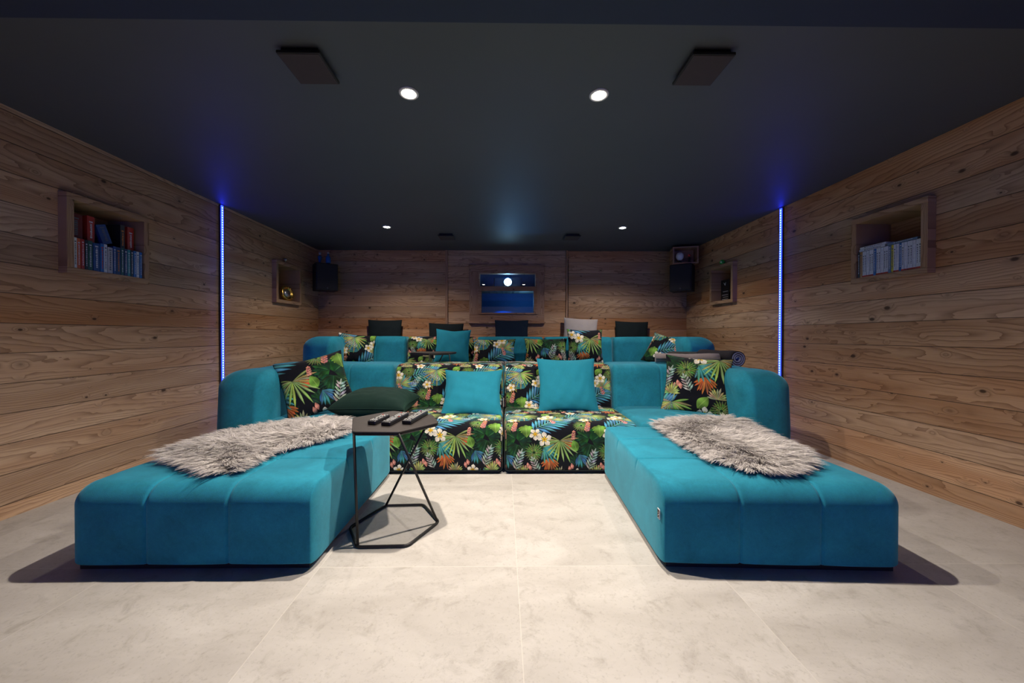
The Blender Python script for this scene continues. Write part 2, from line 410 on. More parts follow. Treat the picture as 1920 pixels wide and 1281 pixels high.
# ------------------------------------------------------------------ object helpers
def link_mesh(name, me, parent=None, loc=None):
    o = bpy.data.objects.new(name, me); col.objects.link(o)
    if parent is not None: o.parent = parent
    if loc is not None: o.location = loc
    return o
def tag(o, label=None, cat=None, group=None, kind=None):
    if label: o['label'] = label
    if cat: o['category'] = cat
    if group: o['group'] = group
    if kind: o['kind'] = kind
    return o
def thing(name, label, cat, loc=(0, 0, 0), rz=0.0, group=None):
    o = bpy.data.objects.new(name, None); col.objects.link(o)
    o.empty_display_size = 0.1
    o.location = loc; o.rotation_euler = (0, 0, rz)
    return tag(o, label, cat, group)
def copy_tree(o, parent=None):
    c = o.copy(); col.objects.link(c)
    if parent is not None: c.parent = parent
    for ch in list(o.children): copy_tree(ch, c)
    return c
class MB:
    """collects shapes for ONE mesh"""
    def __init__(s): s.bm = bmesh.new()
    def box(s, x0, x1, y0, y1, z0, z1, mi=0):
        vs_ = [s.bm.verts.new((x, y, z)) for x in (x0, x1) for y in (y0, y1) for z in (z0, z1)]
        for f in ((0, 1, 3, 2), (4, 6, 7, 5), (0, 4, 5, 1), (2, 3, 7, 6), (0, 2, 6, 4), (1, 5, 7, 3)):
            s.bm.faces.new([vs_[i] for i in f]).material_index = mi
        return s
    def quad(s, pts):
        s.bm.faces.new([s.bm.verts.new(p) for p in pts]); return s
    def prism(s, pts, z0, z1):
        a = [s.bm.verts.new((x, y, z0)) for x, y in pts]; b = [s.bm.verts.new((x, y, z1)) for x, y in pts]
        n = len(pts)
        s.bm.faces.new(a[::-1]); s.bm.faces.new(b)
        for i in range(n): s.bm.faces.new((a[i], a[(i+1) % n], b[(i+1) % n], b[i]))
        return s
    def tube(s, p0, p1, r, n=10, r1=None):
        p0 = Vector(p0); p1 = Vector(p1); d = (p1-p0).normalized()
        u = d.orthogonal().normalized(); w = d.cross(u); r1 = r if r1 is None else r1
        A = [s.bm.verts.new(p0 + (u*math.cos(k*2*PI/n) + w*math.sin(k*2*PI/n))*r) for k in range(n)]
        B = [s.bm.verts.new(p1 + (u*math.cos(k*2*PI/n) + w*math.sin(k*2*PI/n))*r1) for k in range(n)]
        for i in range(n): s.bm.faces.new((A[i], A[(i+1) % n], B[(i+1) % n], B[i])).smooth = True
        s.bm.faces.new(A[::-1]); s.bm.faces.new(B)
        return s
    def path(s, pts, r, closed=True, n=8):
        P_ = [Vector(p) for p in pts]; N = len(P_); rings = []
        for i in range(N):
            a = P_[(i-1) % N] if closed or i > 0 else P_[i]; b = P_[(i+1) % N] if closed or i < N-1 else P_[i]
            d = (b-a).normalized(); up = Vector((0, 0, 1))
            u = d.cross(up)
            if u.length < 1e-3: u = Vector((1, 0, 0))
            u.normalize(); w = u.cross(d)
            rings.append([s.bm.verts.new(P_[i] + (u*math.cos(k*2*PI/n) + w*math.sin(k*2*PI/n))*r) for k in range(n)])
        for i in range(N if closed else N-1):
            A, B = rings[i], rings[(i+1) % N]
            for k in range(n): s.bm.faces.new((A[k], A[(k+1) % n], B[(k+1) % n], B[k])).smooth = True
        return s
    def lathe(s, prof, n=32, axis='Z', c=(0, 0, 0)):
        rings = []
        for r, h in prof:
            ring = []
            for k in range(n):
                a = k*2*PI/n; x, y = r*math.cos(a), r*math.sin(a)
                p = (x, y, h) if axis == 'Z' else ((h, x, y) if axis == 'X' else (x, h, y))
                ring.append(s.bm.verts.new((p[0]+c[0], p[1]+c[1], p[2]+c[2])))
            rings.append(ring)
        for A, B in zip(rings, rings[1:]):
            for k in range(n): s.bm.faces.new((A[k], A[(k+1) % n], B[(k+1) % n], B[k])).smooth = True
        s.bm.faces.new(rings[0][::-1]); s.bm.faces.new(rings[-1])
        return s
    def build(s, name, mat, parent=None, loc=None, bevel=0.0, seg=2):
        bmesh.ops.recalc_face_normals(s.bm, faces=s.bm.faces)
        me = bpy.data.meshes.new(name); s.bm.to_mesh(me); s.bm.free()
        for m in (mat if isinstance(mat, (list, tuple)) else [mat]): me.materials.append(m)
        o = link_mesh(name, me, parent, loc)
        if bevel:
            md = o.modifiers.new('bevel', 'BEVEL'); md.width = bevel; md.segments = seg; md.limit_method = 'ANGLE'; md.harden_normals = True
            for p in me.polygons: p.use_smooth = True
        return o
def split_build(mb, name, mat, parent=None, bevel=0.0):
    """one object for each loose piece"""
    bm = mb.bm; bm.verts.ensure_lookup_table(); seen = set(); outs = []
    for v in bm.verts:
        if v in seen: continue
        st = [v]; seen.add(v); comp = []
        while st:
            a = st.pop(); comp.append(a)
            for e in a.link_edges:
                b = e.other_vert(a)
                if b not in seen: seen.add(b); st.append(b)
        idx = {a: i for i, a in enumerate(comp)}
        fs = {f for a in comp for f in a.link_faces}
        nb = MB(); vs2 = [nb.bm.verts.new(a.co) for a in comp]
        for f in fs: nb.bm.faces.new([vs2[idx[a]] for a in f.verts])
        outs.append(nb.build(name, mat, parent, bevel=bevel))
    bm.free()
    return outs
def structure(o): o['kind'] = 'structure'; return o

def axis_list(h, r0, r1, n, seams=(), m=6):
    a = [-h + r0*(1-math.tan(PI/4*(1-k/m))) for k in range(m)]
    b = [h - r1*(1-math.tan(PI/4*(1-k/m))) for k in range(m)]
    mid = list(np.linspace(-h+r0, h-r1, n))
    for sx in seams:
        mid = [v for v in mid if abs(v-sx) > 0.022] + [sx+d for d in (-.02, -.012, -.007, -.0035, 0, .0035, .007, .012, .02)]
    return np.array(sorted(a + mid + b))
def rbox(name, x0, x1, y0, y1, z0, z1, rx=(.03, .03), ry=(.03, .03), rz=(.03, .03), n=(14, 14, 8), sx=(), sy=(), sz=(), fn=None, mat=None, parent=None, uvo=(0, 0), groove=0.006, puff=0.006, crown=0.0, m=6, topseam=False):
    """upholstered block: soft edges, stitched seams, slight puff between the seams; coordinates are its parent's"""
    c = np.array([(x0+x1)/2, (y0+y1)/2, (z0+z1)/2]); h = np.array([(x1-x0)/2, (y1-y0)/2, (z1-z0)/2])
    R0 = np.array([rx[0], ry[0], rz[0]]); R1 = np.array([rx[1], ry[1], rz[1]])
    S = [[v-c[i] for v in s_] for i, s_ in enumerate((sx, sy, sz))]
    A = [axis_list(h[i], R0[i], R1[i], n[i], S[i], m) for i in range(3)]
    idx = {}; verts = []; faces = []
    def vid(q):
        k = tuple(np.round(q, 5))
        if k not in idx: idx[k] = len(verts); verts.append(q)
        return idx[k]
    for ax in range(3):
        u, v = [(1, 2), (2, 0), (0, 1)][ax]
        for sgn in (-1, 1):
            g = []
            for a in A[u]:
                row = []
                for b in A[v]:
                    q = [0, 0, 0]; q[ax] = sgn*h[ax]; q[u] = a; q[v] = b
                    row.append(vid(q))
                g.append(row)
            for i in range(len(A[u])-1):
                for j in range(len(A[v])-1):
                    f = (g[i][j], g[i+1][j], g[i+1][j+1], g[i][j+1])
                    faces.append(f if sgn > 0 else f[::-1])
    q = np.array(verts)
    R = np.where(q < 0, R0, R1)
    lo = -h + R0; hi = h - R1
    cc = np.clip(q, lo, hi)
    d = (q-cc)/R
    nn = d/np.maximum(np.linalg.norm(d, axis=1, keepdims=True), 1e-6)
    p = cc + R*nn
    # seams and puff
    disp = np.zeros(len(p))
    for i in range(3):
        cuts = [-h[i]] + sorted(S[i]) + [h[i]]
        if len(cuts) > 2:
            side = 1 - np.abs(nn[:, i])
            if i == 1 and topseam: side = side*np.clip(nn[:, 2], 0, 1)**1.5
            for s_ in S[i]: disp -= groove*np.exp(-((p[:, i]-s_)/0.0055)**2)*side
            for a, b in zip(cuts, cuts[1:]):
                k = np.clip((p[:, i]-a)/(b-a), 0, 1)
                disp += np.where((p[:, i] >= a) & (p[:, i] < b), puff*np.sin(PI*k)**0.6, 0)*side
    un = p/h
    topm = np.clip(nn[:, 2], 0, 1)
    disp += crown*topm*np.clip(1-un[:, 0]**2, 0, 1)**0.7*np.clip(1-un[:, 1]**2, 0, 1)**0.7
    p = p + nn*disp[:, None]
    p = p + c
    if fn is not None: p = fn(p)
    me = bpy.data.meshes.new(name); me.from_pydata(p.tolist(), [], faces)
    for pl in me.polygons: pl.use_smooth = True
    uvl = me.uv_layers.new(name='UVMap')
    for pl in me.polygons:
        nz = pl.normal
        for li in pl.loop_indices:
            w = p[me.loops[li].vertex_index]
            if abs(nz.x) > 0.8: uv = (w[1]+uvo[0], w[2]-w[1]*0+uvo[1])
            else: uv = (w[0]+uvo[0], w[2]+w[1]+uvo[1])
            uvl.data[li].uv = uv
    me.materials.append(mat)
    return link_mesh(name, me, parent)

def pillow(name, label, mat, w, h, t, loc, rx=0.0, rz=0.0, ry=0.0, seed=1, group=None, N=30, uvo=(0, 0), dent=0.0, cat='pillow', pull=0.09, seam=None, fat=0.55, print_scale=0.78):
    """w wide (local X), h tall (local Z), t thick (local Y); loc is the centre; piped edge as a child"""
    r = np.random.default_rng(seed)
    root = thing(name, label, cat, loc, 0, group)
    root.rotation_mode = 'QUATERNION'
    root.rotation_quaternion = (Matrix.Rotation(rz, 4, 'Z') @ Matrix.Rotation(rx, 4, 'X') @ Matrix.Rotation(ry, 4, 'Y')).to_quaternion()
    s = np.sin(np.linspace(-PI/2, PI/2, N))
    U, V = np.meshgrid(s, s, indexing='ij')
    X = U*w/2*(1 - pull*(1-V**2)*np.abs(U)**2); Z = V*h/2*(1 - pull*(1-U**2)*np.abs(V)**2)
    T = t/2*(np.clip(1-np.abs(U)**2.4, 0, 1)*np.clip(1-np.abs(V)**2.4, 0, 1))**fat
    ph = r.uniform(0, 6, 8)
    wr = 0
    for k in range(4):
        a = r.uniform(0, PI); fq = r.uniform(9, 22)
        wr = wr + 0.0022*np.sin((math.cos(a)*U + math.sin(a)*V)*fq + ph[k])
    edge = np.clip(np.abs(U)**4 + np.abs(V)**4, 0, 1)
    gath = 0.004*np.sin(U*26 + ph[5])*np.abs(V)**6*(1-U**6) + 0.004*np.sin(V*24 + ph[6])*np.abs(U)**6*(1-V**6)
    body = np.clip(T/(t/2), 0, 1)
    Yf = -(T + (wr+gath)*body) + dent*np.exp(-((U-0.1)**2 + (V-0.35)**2)/0.25)*body; Yb = T + wr*body*0.5
    Z = Z - dent*1.2*np.exp(-(U/0.35)**2)*np.clip(V, 0, 1)**3
    n2 = N*N
    vf = np.stack([X, Yf, Z], -1).reshape(-1, 3); vb = np.stack([X, Yb, Z], -1).reshape(-1, 3)
    verts = vf.tolist(); mapb = {}
    for i in range(N):
        for j in range(N):
            if i in (0, N-1) or j in (0, N-1): mapb[i*N+j] = i*N+j
            else: mapb[i*N+j] = len(verts); verts.append(vb[i*N+j].tolist())
    faces = []
    for i in range(N-1):
        for j in range(N-1):
            a, b, c, d = i*N+j, (i+1)*N+j, (i+1)*N+j+1, i*N+j+1
            faces.append((a, b, c, d)); faces.append((mapb[d], mapb[c], mapb[b], mapb[a]))
    me = bpy.data.meshes.new('cushion_cover'); me.from_pydata(verts, [], faces)
    for p in me.polygons: p.use_smooth = True
    uvl = me.uv_layers.new(name='UVMap')
    for l in me.loops:
        v = me.vertices[l.vertex_index].co
        uvl.data[l.index].uv = (v.x*print_scale + uvo[0], v.z*print_scale + uvo[1])
    me.materials.append(mat)
    link_mesh('cushion_cover', me, root)
    ring = [(i, 0) for i in range(N)] + [(N-1, j) for j in range(1, N)] + [(i, N-1) for i in range(N-2, -1, -1)] + [(0, j) for j in range(N-2, 0, -1)]
    mb = MB(); mb.path([verts[i*N+j] for i, j in ring], 0.0028, True, 6)
    mb.build('edge_seam', seam or mat, root)
    return root

# ------------------------------------------------------------------ room shell
Y0, Y1, XW = -2.3, 4.99, 2.55
def grid_wall(name, mat, axis, pos, a0, a1, b0, b1, holes, loc=(0, 0, 0)):
    """vertical wall plane with rectangular holes (a = along, b = height)"""
    A = sorted({a0, a1, *[v for h in holes for v in h[:2]]}); B = sorted({b0, b1, *[v for h in holes for v in h[2:]]})
    mb = MB()
    for i in range(len(A)-1):
        for j in range(len(B)-1):
            ca, cb = (A[i]+A[i+1])/2, (B[j]+B[j+1])/2
            if any(h[0] < ca < h[1] and h[2] < cb < h[3] for h in holes): continue
            q = [(A[i], B[j]), (A[i+1], B[j]), (A[i+1], B[j+1]), (A[i], B[j+1])]
            mb.quad([(pos, a, b) for a, b in q] if axis == 'X' else [(a, pos, b) for a, b in q])
    bmesh.ops.remove_doubles(mb.bm, verts=mb.bm.verts, dist=1e-5)
    return structure(mb.build(name, mat))
NICHE = {'lf': (-1, 2.093, 2.573, 1.302, 1.769), 'rf': (1, 2.100, 2.568, 1.320, 1.775),
         'lb': (-1, 3.997, 4.490, 1.312, 1.778), 'rb': (1, 3.906, 4.348, 1.318, 1.767)}
BD = 0.036
def hole(k): s, a, b, c, d = NICHE[k]; return (a+0.01, b-0.01, c+0.01, d-0.01)
structure(MB().box(-XW-.3, XW+.3, Y0-.1, Y1+.6, -0.06, 0).build('floor', M['floor']))
structure(MB().box(-XW-.3, XW+.3, Y0-.1, Y1+.6, CEIL, CEIL+0.06).build('ceiling', M['ceiling']))
structure(MB().box(-XW, XW, 0.25, 1.200, 1.980, CEIL-0.001).build('trim_1', M['soffit']))
grid_wall('wall_left', M['wall_l'], 'X', -XW, Y0, Y1, 0, CEIL, [hole('lf'), hole('lb')])
grid_wall('wall_right', M['wall_r'], 'X', XW, Y0, Y1, 0, CEIL, [hole('rf'), hole('rb')])
WX0, WX1, WZ0, WZ1 = -0.325, 0.437, 1.259, 1.797
grid_wall('wall_back', M['wall_b'], 'Y', Y1, -XW, XW, 0, CEIL, [(-0.779, 0.874, 0.30, CEIL)])
grid_wall('wall_back_panel', M['wall_p'], 'Y', Y1-0.012, -0.779, 0.874, 0.30, CEIL, [(WX0, WX1, WZ0, WZ1)])
structure(MB().box(-0.800, -0.768, Y1-0.030, Y1, 0.3, CEIL).build('trim_2', M['frame_zx']))
structure(MB().box(0.862, 0.886, Y1-0.030, Y1, 0.3, CEIL).build('trim_3', M['frame_zx']))
structure(MB().box(-XW-.3, XW+.3, Y0-.1, Y0, 0, CEIL).build('wall_front', M['soffit']))
structure(MB().box(-XW, XW, 3.46, Y1, 0, 0.26).build('platform', M['floor']))
# projector booth behind the back wall
bt = MB()
bt.box(-0.7, 0.9, Y1+0.55, Y1+0.57, 1.0, 2.0).box(-0.7, -0.68, Y1, Y1+0.57, 1.0, 2.0).box(0.88, 0.9, Y1, Y1+0.57, 1.0, 2.0).box(-0.7, 0.9, Y1, Y1+0.57, 1.0, 1.02).box(-0.7, 0.9, Y1, Y1+0.57, 1.98, 2.0)
structure(bt.build('wall_booth', M['booth']))
structure(MB().box(-0.66, 0.86, Y1+0.02, Y1+0.40, 1.575, 1.600).build('trim_4', M['frame_x']))
# projection screen on the front wall (behind the camera)
scr = thing('projection_screen', 'wide white projection screen hung on the wall opposite the sofas', 'screen', (0, Y0+0.03, 0))
MB().box(-1.80, 1.80, 0.0, 0.012, 0.35, 1.93).build('screen_cloth', M['screen'], scr)
split_build(MB().box(-1.85, 1.85, -0.02, 0.02, 0.30, 0.345).box(-1.85, 1.85, -0.02, 0.02, 1.935, 1.98).box(-1.85, -1.805, -0.02, 0.02, 0.345, 1.935).box(1.805, 1.85, -0.02, 0.02, 0.345, 1.935), 'screen_frame', M['black_plastic'], scr)

# booth window in the back wall
win = structure(bpy.data.objects.new('window_1', None)); col.objects.link(win); win.location = (0, Y1-0.012, 0)
f = MB()
f.box(-0.470, 0.563, -0.022, 0, WZ1+0.025, 1.900).box(-0.470, 0.563, -0.022, 0, 1.135, WZ0-0.02)
split_build(f, 'window_casing', M['frame_x'], win, bevel=0.003)
f = MB(); f.box(-0.470, WX0-0.025, -0.0215, 0, WZ0-0.02, WZ1+0.025).box(WX1+0.025, 0.563, -0.0215, 0, WZ0-0.02, WZ1+0.025)
split_build(f, 'window_stile', M['frame_zx'], win, bevel=0.003)
f = MB()
f.box(WX0-0.025, WX1+0.025, -0.036, 0.05, WZ1, WZ1+0.025).box(WX0-0.025, WX1+0.025, -0.036, 0.05, WZ0-0.02, WZ0)
f.box(WX0-0.025, WX0, -0.036, 0.05, WZ0, WZ1).box(WX1, WX1+0.025, -0.036, 0.05, WZ0, WZ1).box(WX0, WX1, -0.036, 0.05, 1.562, 1.621)
f.box(WX0, WX0+0.022, -0.036, 0.05, WZ0, 1.562).box(WX1-0.022, WX1, -0.036, 0.05, WZ0, 1.562)
split_build(f, 'window_frame', M['frame_x'], win, bevel=0.002)
f = MB(); f.box(-0.480, 0.573, -0.050, 0, 1.112, 1.135).build('window_sill', M['frame_x'], win, bevel=0.003)
f = MB(); f.box(-0.480, 0.573, -0.036, 0, 1.900, 1.915).build('window_head', M['frame_x'], win, bevel=0.003)
MB().quad([(WX0, 0.03, 1.621), (WX1, 0.03, 1.621), (WX1, 0.03, WZ1), (WX0, 0.03, WZ1)]).build('window_pane', M['glass'], win)
MB().quad([(WX0+.022, 0.03, WZ0), (WX1-.022, 0.03, WZ0), (WX1-.022, 0.03, 1.562), (WX0+.022, 0.03, 1.562)]).build('window_pane', M['glass'], win)

# projector
pj = thing('projector', 'black projector glowing blue white behind the upper booth window', 'projector', (0.06, Y1+0.10, 1.600))
rbox('body', -0.20, 0.20, 0.0, 0.27, 0.02, 0.17, (.02, .02), (.02, .02), (.02, .02), (6, 6, 4), mat=M['black_plastic'], parent=pj, m=3)
MB().lathe([(0.055, -0.03), (0.062, -0.03), (0.062, 0.01), (0.05, 0.012)], 32, 'Y', (0, 0, 0.098)).build('lens_barrel', M['black_plastic'], pj)
MB().lathe([(0.001, -0.040), (0.030, -0.037), (0.052, -0.031)], 32, 'Y', (0, 0, 0.098)).build('lens', M['proj_lens'], pj)
for sx_ in (-0.15, 0.15): MB().tube((sx_, 0.08, 0), (sx_, 0.08, 0.022), 0.012).build('foot', M['black_plastic'], pj)
lk = bpy.data.lights.new('added_booth_glow', 'POINT'); lk.energy = 4.0; lk.color = (0.08, 0.40, 1.0); lk.shadow_soft_size = 0.03  # added point light, stands in for projector spill behind the lower pane
lo = bpy.data.objects.new('added_booth_glow', lk); lo.location = (0.30, Y1+0.10, 1.42); col.objects.link(lo)

lk2 = bpy.data.lights.new('added_booth_glow', 'POINT'); lk2.energy = 2.5; lk2.color = (0.05, 0.35, 1.0); lk2.shadow_soft_size = 0.02  # second added point light, turns the upper opening blue around the lens
lo2 = bpy.data.objects.new('added_booth_glow', lk2); lo2.location = (0.06, Y1+0.055, 1.76); col.objects.link(lo2)

# wall niches lined with wood, standing proud of the boards
def niche(key, label):
    s, a, b, c, d = NICHE[key]
    root = thing('wall_niche', label, 'wall niche', (s*XW, (a+b)/2, c), 0)
    w = (b-a)/2; hh = d-c
    def bx(mb, x0, x1, *r): return mb.box(min(s*x0, s*x1), max(s*x0, s*x1), *r)
    x0, x1 = -0.05, 0.20
    mb = MB(); bx(mb, x0, x1, -w, w, 0, BD); bx(mb, x0, x1, -w, w, hh-BD, hh); split_build(mb, 'shelf_board', M['frame_y'], root, bevel=0.0015)
    mb = MB(); bx(mb, x0, x1, -w, -w+BD, BD, hh-BD); bx(mb, x0, x1, w-BD, w, BD, hh-BD); split_build(mb, 'side_board', M['frame_z'], root, bevel=0.0015)
    mb = MB(); bx(mb, x1, x1+0.012, -w, w, 0, hh); mb.build('back_board', M['frame_y'], root)
    return root
niche('lf', 'square wooden wall niche crammed with film cases, on the left wall')
niche('rf', 'square wooden wall niche with a row of white game cases, on the right wall')
niche('lb', 'square wooden wall niche holding the gold disc, near the back left corner')
niche('rb', 'square wooden wall niche holding the black slate, near the back right corner')

# LED strips
def led(x, y, label):
    s = 1 if x > 0 else -1
    r = thing('led_strip', label, 'led light', (x, y, 0))
    MB().box(-0.008, 0.008, -0.018, 0.018, 0.0, CEIL-0.005).build('channel', M['alu'], r)
    MB().box(min(-s*0.009, -s*0.012), max(-s*0.009, -s*0.012), -0.011, 0.011, 0.01, CEIL-0.01).build('glowing_strip', M['led_blue'], r)
    mb = MB(); n = 96
    for i in range(n):
        z = 0.02 + (CEIL-0.05)*i/(n-1)
        mb.box(min(-s*0.0125, -s*0.0145), max(-s*0.0125, -s*0.0145), -0.0045, 0.0045, z-0.005, z+0.005)
    o = mb.build('led_chips', M['led_chip'], r); o['kind'] = 'stuff'
led(-XW+0.008, 3.275, 'blue glowing vertical led strip on the left wall')
led(XW-0.008, 3.270, 'blue glowing vertical led strip on the right wall')

# ceiling spots
first = None
for (x, y, w), lab in zip(SPOTS, ('round white ceiling spotlight, front left, nearest the left ceiling panel', 'round white ceiling spotlight, front right, nearest the right ceiling panel',
                                  'small lit ceiling spotlight above the left half of the rear sofa', 'small lit ceiling spotlight above the right half of the rear sofa')):
    if first is None:
        first = thing('ceiling_spotlight', lab, 'ceiling light', (x, y, CEIL))
        MB().lathe([(0.030, -0.001), (0.031, -0.006), (0.044, -0.008), (0.047, -0.004), (0.047, 0.0)], 36).build('trim_ring', M['white_trim'], first)
        MB().lathe([(0.001, -0.010), (0.018, -0.009), (0.029, -0.005)], 28).build('lamp_lens', M['lamp'], first)
        o = first
    else:
        o = copy_tree(first); o.location = (x, y, CEIL); o['label'] = lab
    o['group'] = 'ceiling spotlights'
# flat ceiling speaker panels
first = None
for x, y, lab in ((-0.836, 1.568, 'flat dark square panel on the ceiling, front left'), (0.857, 1.555, 'flat dark square panel on the ceiling, front right'),
                  (-0.667, 4.24, 'flat dark square panel on the ceiling, back left of the projector'), (0.80, 4.23, 'flat dark square panel on the ceiling, back right of the projector')):
    if first is None:
        first = thing('ceiling_speaker', lab, 'speaker', (x, y, CEIL))
        MB().box(-0.075, 0.075, -0.078, 0.078, -0.018, 0.0).build('mount', M['speaker'], first)
        MB().box(-0.088, 0.088, -0.092, 0.092, -0.031, -0.018).build('housing', M['speaker'], first, bevel=0.003)
        MB().box(-0.083, 0.083, -0.087, 0.087, -0.033, -0.030).build('grille', M['brown_grille'], first, bevel=0.001)
        o = first
    else:
        o = copy_tree(first); o.location = (x, y, CEIL); o['label'] = lab
    o['group'] = 'flat ceiling speakers'

# corner speakers with things above them
def corner_speaker(x, y, rz, label):
    r = thing('wall_speaker', label, 'speaker', (x, y, 1.52), rz)
    MB().box(-0.13, 0.13, -0.10, 0.11, 0.0, 0.345).build('cabinet', M['speaker'], r, bevel=0.006)
    MB().box(-0.120, 0.120, -0.112, -0.100, 0.012, 0.333).build('grille', M['grille'], r, bevel=0.004)
    MB().lathe([(0.001, -0.116), (0.010, -0.116), (0.012, -0.112)], 16, 'Y', (0, 0, 0.03)).build('badge', M['alu'], r)
    MB().box(-0.03, 0.03, 0.11, 0.17, 0.12, 0.22).build('bracket', M['black_metal'], r)
corner_speaker(-2.31, 4.70, math.radians(38), 'black wall speaker in the back left corner')
corner_speaker(2.32, 4.66, math.radians(-38), 'black wall speaker in the back right corner')
def lathe_thing(name, label, cat, loc, parts, group=None, rot=None):
    r = thing(name, label, cat, loc, 0, group)
    for nm, prof, mat in parts: MB().lathe(prof, 24).build(nm, mat, r)
    return r
M['blue_glass'] = plain('blue_plastic', (0.02, 0.10, 0.35), 0.15)
lathe_thing('bottle', 'small blue bottle standing on the back left speaker', 'bottle', (-2.235, 4.62, 1.865),
            [('bottle_body', [(0.026, 0), (0.030, 0.02), (0.030, 0.07), (0.012, 0.095), (0.010, 0.12)], M['blue_glass']), ('bottle_cap', [(0.012, 0.12), (0.012, 0.14), (0.004, 0.142)], M['silver'])])
fg = thing('figurine', 'dark blue figurine with silver head on the back left speaker', 'figurine', (-2.36, 4.66, 1.865))
MB().lathe([(0.030, 0), (0.030, 0.012), (0.012, 0.02), (0.022, 0.06), (0.026, 0.09), (0.008, 0.11)], 20).build('figure_body', M['blue_glass'], fg)
MB().lathe([(0.004, 0.11), (0.016, 0.12), (0.018, 0.135), (0.010, 0.15), (0.001, 0.153)], 16).build('figure_head', M['silver'], fg)
bx_ = thing('display_box', 'small open wooden box above the back right speaker', 'shelf box', (2.33, 4.63, 1.865), math.radians(-14))
split_build(MB().box(-0.15, 0.15, -0.08, 0.09, 0.0, 0.016).box(-0.15, 0.15, -0.08, 0.09, 0.200, 0.216), 'box_board', M['frame_x'], bx_)
split_build(MB().box(-0.15, -0.134, -0.08, 0.09, 0.016, 0.2).box(0.134, 0.15, -0.08, 0.09, 0.016, 0.2), 'box_side', M['frame_zx'], bx_)
MB().box(-0.15, 0.15, 0.09, 0.10, 0.0, 0.216).build('box_back', M['frame_x'], bx_)
gl = thing('globe', 'white and blue globe on a dark stand in the small wooden box', 'globe', (2.262, 4.606, 1.883))
MB().lathe([(0.03, 0), (0.03, 0.01), (0.006, 0.02), (0.006, 0.04)], 20).build('stand', M['black_plastic'], gl)
MB().lathe([(0.002, 0.030), (0.026, 0.038), (0.042, 0.062), (0.047, 0.085), (0.042, 0.108), (0.026, 0.128), (0.002, 0.136)], 24).build('ball', M['white_plastic'], gl)
fr_ = thing('figurine', 'small red and black figurine in the wooden box beside the globe', 'figurine', (2.375, 4.59, 1.883))
MB().lathe([(0.025, 0), (0.025, 0.01), (0.010, 0.02), (0.018, 0.05), (0.006, 0.075)], 16).build('figure_body', M['black_plastic'], fr_)
MB().lathe([(0.004, 0.075), (0.016, 0.085), (0.016, 0.10), (0.002, 0.112)], 16).build('figure_head', M['red_plastic'], fr_)

# niche contents at the back
gd = thing('gold_disc', 'round gold ornament with silver centre leaning in the back left niche', 'ornament', (-2.555, 4.285, 1.348))
disc_parts = (('rim', [(0.052, 0.0), (0.060, -0.012), (0.074, -0.016), (0.088, -0.010), (0.092, 0.0), (0.090, 0.016), (0.05, 0.016)], M['gold']), ('hub', [(0.001, -0.010), (0.030, -0.012), (0.051, -0.002), (0.05, 0.014)], M['silver']))
for nm, prof, mat in disc_parts:
    o = MB().lathe([(r_, -h_) for r_, h_ in prof], 36, 'X', (0, 0, 0)).build(nm, mat, gd, loc=(0, 0, 0.093)); o.rotation_euler = (0, math.radians(-10), math.radians(-12))
mb = MB()
for k in range(14):
    a = k*2*PI/14; mb.tube((0.012, 0.073*math.cos(a), 0.073*math.sin(a)), (0.020, 0.073*math.cos(a), 0.073*math.sin(a)), 0.008, 8, 0.004)
o = mb.build('rim_studs', M['gold'], gd, loc=(0, 0, 0.093)); o.rotation_euler = (0, math.radians(-10), math.radians(-12))
sl = thing('slate_board', 'narrow black slate with white marks leaning in the back right niche', 'slate', (2.60, 4.20, 1.354))
MB().box(-0.004, 0.004, -0.075, 0.075, 0.0, 0.25).build('board', M['black_plastic'], sl, bevel=0.002)
mb = MB()
for i, z in enumerate((0.02, 0.045, 0.07, 0.11)): mb.box(-0.0065, -0.004, -0.06, 0.05 - 0.02*(i % 2), z, z+0.004)
mb.build('chalk_lines', M['white_plastic'], sl)
MB().prism([(-0.02, 0.0), (0.02, 0.012), (-0.02, 0.045), (0.0, 0.015)], -0.0065, -0.004).build('white_arrow', M['white_plastic'], sl, loc=(0, 0, 0))
ar = [c for c in sl.children if c.name.startswith('white_arrow')][0]; ar.rotation_euler = (0, math.radians(90), 0); ar.location = (0.0, -0.02, 0.20)
MB().box(0.004, 0.03, -0.05, 0.05, 0.0, 0.10).build('easel_foot', M['black_plastic'], sl)
lathe_thing('metal_cup', 'tiny silver cup on top of the niche with the gold disc', 'cup', (-2.525, 4.20, 1.778),
            [('cup_foot', [(0.018, 0), (0.018, 0.004), (0.005, 0.010), (0.005, 0.022)], M['silver']), ('cup_bowl', [(0.005, 0.022), (0.018, 0.034), (0.020, 0.055), (0.001, 0.054)], M['silver'])])
gb = thing('green_ball', 'small green ball on top of the niche with the black slate', 'ball', (2.522, 4.13, 1.767))
MB().lathe([(0.002, 0.0), (0.018, 0.006), (0.028, 0.022), (0.028, 0.036), (0.018, 0.052), (0.002, 0.058)], 24).build('ball_shell', M['green_plastic'], gb)
o = MB().lathe([(0.001, -0.030), (0.008, -0.0295), (0.009, -0.026)], 16, 'X').build('white_spot', M['white_plastic'], gb, loc=(0, 0, 0.03)); o.rotation_euler = (0, 0, 0.6)

